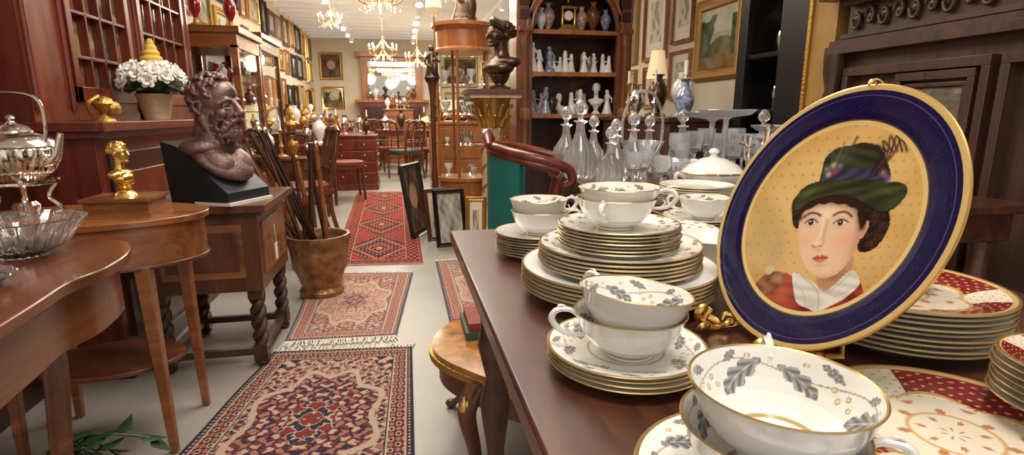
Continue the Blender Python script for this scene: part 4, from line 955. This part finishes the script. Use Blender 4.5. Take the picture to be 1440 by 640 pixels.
b=B(); b.M=T(.78,5.48,1.235)
b.lathe([(0,0),(.09,0),(.09,.02),(.04,.04),(.035,.06),(.06,.08),(0,.08)],BRON,28)
b.add(BV,BF,BRON,T(0,0,.045)@R(pi+.5)@S(1.75,1.75,1.30))
b.tube(cat([(.02,-.12,.46),(-.06,-.08,.51),(-.03,.06,.52),(.05,.10,.46)],6),.032,BRON)
b.done('bronze_lady_bust')

# ------------------------------------------------------------------ round vitrine
b=B(); M=T(.59,6.55,0)
b.lathe([(0,0),(.27,0),(.27,.08),(.25,.09),(.25,.42),(.27,.43),(.27,.46),(0,.46)],ORNG,40,M)
b.lathe([(0,1.60),(.27,1.60),(.27,1.62),(.25,1.64),(.25,1.78),(.29,1.82),(.29,1.85),(0,1.85)],ORNG,40,M)
for k in range(5):
    a=k*2*pi/5+.6; b.tube([(.245*math.cos(a),.245*math.sin(a),.46),(.245*math.cos(a),.245*math.sin(a),1.6)],.013,ORNG,8,M)
for z in (.75,1.03,1.31): b.lathe([(0,z),(.235,z),(.235,z+.008),(0,z+.008)],PANE,32,M)
b.lathe([(.238,.46),(.238,1.60)],PANE,40,M)
rs=random.Random(3)
for z in (.46,.758,1.038,1.318):
    for k in range(7):
        a=rs.uniform(0,6.28); r=.06+.10*(k%2); s=rs.uniform(.6,1.1)
        b.lathe([(0,0),(.03,0),(.012,.02),(.012,.05),(.035,.09),(.035,.12),(0,.12)],[PORC,SILV,SILV,PORC,SILV][k%5],14,M@T(r*math.cos(k*.9+a*.1),r*math.sin(k*.9+a*.1),z)@S(s))
b.done('round_display_cabinet')
FP=[('e',(0,0,.38),(.035,.035,.045)),('c',[(0,0,.35),(0,0,.30),(.01,0,.18),(0,0,.02)],[.016,.05,.06,.10]),('c',[(0,.05,.30),(.06,.09,.22),(.10,.03,.24)],[.02,.016,.013]),('c',[(0,-.05,.30),(.03,-.1,.22),(.06,-.04,.15)],[.02,.016,.013]),
    ('e',(-.015,0,.40),(.036,.036,.036)),('e',(.0,0,.015),(.11,.11,.02)),('e',(.09,.02,.12),(.03,.04,.10)),('e',(.09,.02,.235),.028)]
FV,FF=sculpt(FP,.007,2)
b=B(); b.add(FV,FF,BRON,T(.60,6.5,1.855)@R(-1.2)@S(1.15)); b.done('bronze_figure_group')
b=B(); b.M=T(.275,6.10,0)
b.lathe([(0,0),(.06,0),(.06,.03),(.035,.06),(.024,.2),(.030,.5),(.020,.6),(.024,1.2),(.04,1.3),(.05,1.34),(0,1.34)],WALNd,24)
b.add(FV,FF,BRON,T(0,0,1.345)@R(-1.4)@S(.65)); b.tube([(.03,0,1.5),(.03,0,1.9)],.006,GOLDd); b.lathe([(.03,1.86),(.07,1.92),(.06,2.0),(.03,2.04)],SHADE,20,T(.03,0,0)); b.done('figural_torchere_lamp')

# ------------------------------------------------------------------ arched bookcase
b=B(); X0,X1,Y0,Y1=.97,2.0,5.8,6.2
A2=wood('arched_bookcase_wood',(.13,.038,.014),(.29,.095,.036),.3)
b.box(X0,X1,Y1-.02,Y1,0,2.5,MAHOGd); b.box(X0,X0+.04,Y0,Y1,0,2.5,A2); b.box(X1-.04,X1,Y0,Y1,0,2.5,A2)
b.box(X0,X1,Y0-.02,Y1,0,.70,A2); b.box(X0-.03,X1+.03,Y0-.04,Y1,.68,.72,A2)
b.box(X0-.04,X1+.04,Y0-.05,Y1,2.42,2.52,A2)
for z in (1.03,1.385,1.73): b.box(X0+.04,X1-.04,Y0+.02,Y1-.02,z-.012,z+.012,A2); b.box(X0+.1,X1-.1,Y0+.015,Y0+.022,z-.018,z+.018,ORNG)
cx=(X0+X1)/2; ri=.375; zs=1.74
v=[];f=[];nA=24
for i in range(nA+1):
    t=pi*i/nA; ax=cx+ri*math.cos(t); azz=zs+ri*math.sin(t); ox=cx+(X1-cx)*max(-1,min(1,math.cos(t)*1.6)); oz=2.42
    for yy in (Y0-.01,Y0+.05): v+=[(ax,yy,azz),(ox,yy,oz)]
for i in range(nA):
    a=i*4; c=a+4
    f+=[(a,c,c+1,a+1),(a+2,a+3,c+3,c+2),(a,a+2,c+2,c)]
b.add(v,f,A2)
b.tube([(cx+(ri+.005)*math.cos(t),Y0-.012,zs+(ri+.005)*math.sin(t)) for t in np.linspace(0,pi,30)],.014,A2,8)
b.tube([(cx+(ri+.05)*math.cos(t),Y0-.012,zs+(ri+.05)*math.sin(t)) for t in np.linspace(0,pi,30)],.008,ORNG,8)
for sx in (-1,1):
    x=cx+sx*(ri+.07)
    b.box(x-.065,x+.065,Y0-.01,Y0+.05,.72,2.42,A2)
    b.lathe([(.035,.74),(.045,.76),(.03,.80),(.026,1.60),(.038,1.64),(.03,1.67),(.045,1.72),(0,1.72)],A2,20,T(x,Y0-.035,0))
    b.lathe([(.04,1.0),(.05,1.05),(.04,1.1)],ORNG,16,T(x,Y0-.035,0))
    b.box(x-.055,x+.055,Y0-.08,Y0,1.72,1.76,A2)
    for k in range(5): b.box(x-.045,x+.045,Y0-.02,Y0-.008,1.82+k*.11,1.90+k*.11,MAHOGd)
for sx in (-1,1): b.box(cx+sx*.24-.2,cx+sx*.24+.2,Y0-.035,Y0-.02,.12,.6,MAHOGd)
b.done('arched_bookcase',bevel=.003)
G1=[('e',(0,0,.175),(.016,.016,.020)),('e',(-.004,0,.183),(.018,.018,.016)),('c',[(0,0,.16),(0,0,.145),(0,0,.10),(0,0,.01)],[.007,.024,.017,.042]),('c',[(0,.022,.145),(.02,.035,.115),(.035,.01,.12)],[.008,.007,.006]),('c',[(0,-.022,.145),(.01,-.04,.12),(.02,-.03,.095)],[.008,.007,.006]),('e',(0,0,.006),(.045,.045,.009))]
GV,GF=sculpt(G1,.003,2)
G2=[('e',(0,.03,.13),(.015,.015,.018)),('c',[(0,.03,.115),(0,.03,.08),(0,.02,.01)],[.014,.017,.04]),('e',(0,-.03,.15),(.015,.015,.018)),('c',[(0,-.03,.135),(0,-.03,.10),(0,-.02,.01)],[.018,.016,.035]),('c',[(0,.03,.10),(.02,0,.10),(0,-.03,.12)],[.007,.006,.007]),('e',(0,0,.006),(.06,.07,.009))]
G2V,G2F=sculpt(G2,.003,2)
PBL=mat('porcelain_blue_tint',(.26,.30,.42),.15,coat=.6,var=.7,vscale=40)
PPK=mat('porcelain_painted_rose',(.55,.38,.32),.15,coat=.6,var=.5,vscale=45)
def fixed(o,l,rz=0,s=1): o.location=(l[0],l[1]*KY,l[2]); o.rotation_euler=(0,0,rz); o.scale=(s,)*3; return o
b=B(); b.add(GV,GF,PORC); fig=fixed(b.done('porcelain_figurine',origin=(0,0,0)),(1.2,5.95,1.399))
b=B(); b.add(GV,GF,PBL); fig2=fixed(b.done('painted_figurine',origin=(0,0,0)),(1.14,5.95,1.044))
b=B(); b.add(G2V,G2F,PORC); fig3=fixed(b.done('porcelain_figure_group',origin=(0,0,0)),(1.46,5.95,1.399),-1.2,1.15)
b=B(); b.add(G2V,G2F,PPK); fig4=fixed(b.done('painted_figure_group',origin=(0,0,0)),(1.21,6.08,1.044),-1.5,1.3)
b=B(); b.lathe([(0,0),(.035,0),(.035,.01),(.015,.03),(.02,.04),(0,.04)],PORC,20); b.add(BV,BF,PORC,T(0,0,.035)@S(.55)); fixed(b.done('porcelain_bust',origin=(0,0,0)),(1.72,5.92,1.044),-2.0,1.15)
b=B(); b.add(BV,BF,PORC,S(.5)); fixed(b.done('porcelain_bust',origin=(0,0,0)),(1.40,6.02,1.044),-1.5)
rs=random.Random(8)
for k,x in enumerate((1.13,1.30,1.60,1.71,1.80)): dup((fig,fig2,fig,fig,fig3)[k],(x,5.92+.07*(k%2),1.399),rs.uniform(0,6),rs.uniform(.8,1.3))
for k,x in enumerate((1.25,1.54,1.82)): dup((fig2,fig3,fig)[k],(x,5.9+.06*(k%2),1.044),rs.uniform(0,6),rs.uniform(1.0,1.4))
dup(fig3,(1.38,6.05,1.399),-1.8,1.0); dup(fig4,(1.66,6.08,1.399),-1.7,1.1); dup(fig4,(1.62,6.08,1.044),-1.2,1.3)
urn(1.13,5.95,1.744,.85,PBL,'blue_and_white_vase'); urn(1.22,6.0,1.744,.7,PORC); urn(1.68,5.95,1.744,.9,BROWNC); urn(1.80,5.97,1.744,.7,PBL,'blue_and_white_vase'); urn(1.31,5.90,1.044,.6,BRON,'bronze_urn'); urn(1.60,6.05,1.744,.8,PPK,'painted_vase'); urn(1.30,6.08,1.744,.9,PPK,'painted_vase')
b=B(); b.M=T(1.45,5.95,1.742)
b.box(-.09,.09,-.05,.05,0,.03,GOLD); b.box(-.07,.07,-.04,.04,.03,.06,GOLD)
for x in (-.055,.055): b.lathe([(.014,.06),(.010,.08),(.010,.18),(.016,.19)],GOLD,12,T(x,-.02,0))
b.box(-.07,.07,-.04,.04,.19,.21,GOLD); b.lathe([(0,-.02),(.045,-.02),(.05,.0),(.045,.02),(0,.02)],GOLD,28,T(0,0,.135)@R(pi/2,'X')); b.lathe([(0,.021),(.037,.021),(.037,.024),(0,.024)],PORC,28,T(0,0,.135)@R(pi/2,'X'))
b.lathe([(.06,.21),(.05,.23),(.02,.25),(.015,.27),(.02,.28),(0,.31)],GOLD,20); b.done('gilt_mantel_clock')

# ------------------------------------------------------------------ right wall furniture
desk(1.55,2.38,3.75,5.1,1.03,OAK,'sideboard')
b=B(); b.M=T(1.68,3.85,1.03)
b.lathe([(0,0),(.04,0),(.042,.01),(.03,.02),(.055,.07),(.06,.11),(.04,.15),(.022,.18),(.022,.21),(.032,.22),(0,.22)],PBL,32); b.lathe([(0,.22),(.04,.222),(.045,.23),(.015,.235),(.012,.25),(.012,.33),(0,.33)],[PORC,PORC,GOLD,GOLD,PORC,PORC],20); b.done('blue_and_white_candlestick_vase')
tlamp(1.92,4.95,1.03,1.10,k=.55); urn(1.72,4.40,1.03,1.0,BRON,'bronze_urn'); urn(1.80,4.12,1.03,.7,GOLD,'brass_urn'); urn(1.66,4.65,1.03,.8,SILV,'silver_urn'); cstick(1.64,4.25,1.03,1.0,SILV,'silver_candlestick'); cstick(1.68,4.9,1.03,1.1,GOLDd); urn(1.9,4.4,1.03,1.1,PORC)
b=B()
b.box(1.93,2.38,2.98,3.25,0,2.6,BLACK); b.box(1.93,2.38,3.66,3.70,0,2.6,BLACK); b.box(2.34,2.38,2.98,3.70,0,2.6,BLACK); b.box(1.93,1.97,3.60,3.66,0,2.6,BLACK)
for z in (.02,.7,1.05,1.35,1.7,2.1,2.55): b.box(1.95,2.36,3.2,3.68,z,z+.025,BLACK)
b.box(1.94,1.945,3.25,3.60,0,2.6,PANE)
for z in (1.075,1.375,1.725): 
    b.lathe([(0,0),(.03,0),(.015,.02),(.035,.08),(.02,.13),(0,.14)],PORC,16,T(2.06,3.4,z)); b.lathe([(0,0),(.03,0),(.015,.02),(.035,.08),(.02,.13),(0,.14)],SILV,16,T(2.12,3.55,z))
b.done('black_display_cabinet',bevel=.003)
b=B(); b.box(1.92,2.36,2.76,2.96,0,2.6,OCHRE); b.box(1.905,1.93,2.94,2.965,0,2.6,GOLDd); b.done('ochre_screen_panel')

# mantel
b=B(); xf=1.90
b.box(xf,2.40,.70,2.70,0,1.32,MANT); b.box(xf+.03,2.40,.72,2.69,1.32,2.6,MANT)
b.box(xf-.05,xf+.01,.66,2.73,1.30,1.335,MANT); b.box(xf-.03,xf+.01,.68,2.73,1.335,1.36,MANT)
b.box(xf-.12,xf+.005,.60,2.79,1.56,1.60,MANT); b.box(xf-.08,xf+.005,.64,2.77,1.53,1.56,MANT); b.box(xf-.10,xf+.005,.62,2.78,1.60,1.66,MANT)
for z in (1.8,2.1): b.box(xf,xf+.05,.8,2.68,z,z+.04,MANT)
for k in range(22):
    y=2.62-k*.085
    p=[(xf+.018,y+.030*math.cos(t)*(1-t/9),1.445+.045*math.sin(t)*(1-t/9)*(1 if k%2 else -1)) for t in np.linspace(0,6.5,18)]
    b.tube(p,.009,MANT,6); b.sph((xf+.02,y,1.445),(.012,.016,.016),MANT,8)
b.box(xf-.012,xf+.02,.8,2.68,1.50,1.53,MANT); b.box(xf-.012,xf+.02,.8,2.68,1.365,1.385,MANT)
b.lathe([(.03,.10),(.045,.15),(.03,.2),(.025,.5),(.04,.55),(.025,.6),(.028,1.05),(.045,1.1),(.03,1.15),(.045,1.22),(.05,1.30)],MANT,20,T(xf-.03,2.67,0))
def mold(y0,y1,z0,z1,w,d,m):
    b.box(xf-d,xf+.01,y0,y1,z1-w,z1,m); b.box(xf-d,xf+.01,y0,y1,z0,z0+w,m); b.box(xf-d,xf+.01,y0,y0+w,z0+w,z1-w,m); b.box(xf-d,xf+.01,y1-w,y1,z0+w,z1-w,m)
mold(1.84,2.60,.15,1.24,.035,.035,MANT); mold(1.90,2.28,.22,1.20,.03,.03,MANT); mold(1.94,2.24,.26,1.16,.015,.02,OAK)
mold(.9,1.8,.15,1.24,.035,.035,MANT)
b.box(xf-.010,xf+.01,1.955,2.225,.275,1.145,GREYM)
rs=random.Random(6)
for k in range(26):
    y=rs.uniform(1.99,2.19); z=rs.uniform(.32,1.10); b.sph((xf-.012,y,z),(.012,rs.uniform(.015,.035),rs.uniform(.015,.04)),GREYM,10)
b.done('carved_fireplace_mantel',bevel=.004)

# ------------------------------------------------------------------ chandeliers
def chandelier(x,y,z,s=1,n=8):
    b=B(); b.M=T(x,y,z)@S(s)
    b.tube([(0,0,.30),(0,0,(2.70-z)/s)],.006,GOLD,6); b.lathe([(0,0),(.03,.01),(.05,.05),(.02,.10),(.03,.16),(.015,.22),(.02,.30),(0,.32)],GOLD,20)
    for k in range(n):
        Mk=R(k*2*pi/n); b.tube(cat([(.02,0,.08),(.10,0,.0),(.20,0,.03),(.22,0,.10)],6),.007,GOLD,8,Mk)
        b.lathe([(0,.10),(.03,.105),(.03,.11),(.010,.115),(.010,.15),(0,.15)],[GOLD,GOLD,GOLD,PORC,PORC],12,Mk@T(.22,0,0)); b.sph((.22,0,.175),(.013,.013,.028),BULB,8,Mk)
        for q in range(3): b.sph((.10+.05*q,0,-.02-.015*q),(.009,.009,.018),GLS,8,Mk)
        b.tube(cat([(.01,0,.28),(.10,0,.16),(.21,0,.12)],5),.003,GLS,5,Mk)
    b.sph((0,0,-.03),(.02,.02,.03),GLS,10); b.done('chandelier')
for x,y,z,s_ in ((-.18,8.2,2.24,1.1),(-.25,12.0,1.98,1.0),(.52,7.6,2.27,.75),(.35,13.8,2.0,1.0),(-.9,10.2,2.25,.7),(.9,10.4,2.1,.8),(1.3,12.6,2.1,.9)): chandelier(x,y,z,s_)

# ------------------------------------------------------------------ lights
def area(x,y,z,sx,sy,p,col=(1,.91,.79)):  # broad fill light added below the ceiling, out of view, no fixture modelled
    l=bpy.data.lights.new('ceiling_fill_light','AREA'); l.shape='RECTANGLE'; l.size=sx; l.size_y=sy; l.energy=p; l.color=col
    o=bpy.data.objects.new('ceiling_fill_light',l); o.location=(x,y,z); sc.collection.objects.link(o)
area(.3,.3,2.60,1.0,.7,29); area(.1,2.5,2.60,1.2,1.0,50); area(0,5.0,2.60,1.6,1.4,58); area(0,7.7,2.60,1.8,1.6,70); area(.1,10.6,2.60,2.2,2.0,95)
for x,y,z in ((-.18,6.56,2.15),(-.25,9.6,1.9),(.35,11.0,1.95),(-.9,8.2,2.1)):
    l=bpy.data.lights.new('chandelier_light','POINT'); l.energy=14; l.color=(1,.86,.66); l.shadow_soft_size=.15
    o=bpy.data.objects.new('chandelier_light',l); o.location=(x,y,z); sc.collection.objects.link(o)
w=bpy.data.worlds.new('world'); sc.world=w; w.use_nodes=True
w.node_tree.nodes['Background'].inputs[0].default_value=(1,.97,.92,1); w.node_tree.nodes['Background'].inputs[1].default_value=.85

# ------------------------------------------------------------------ camera
FPX=760.0; pit=math.atan(160/FPX); yaw=math.atan(156/FPX*math.cos(pit))
cd=bpy.data.cameras.new('camera'); cd.sensor_width=36; cd.lens=FPX/1440*36; cd.clip_start=.02
co=bpy.data.objects.new('camera',cd); sc.collection.objects.link(co)
co.location=(0,0,1.05); co.rotation_euler=(pi/2-pit,0,-yaw); sc.camera=co
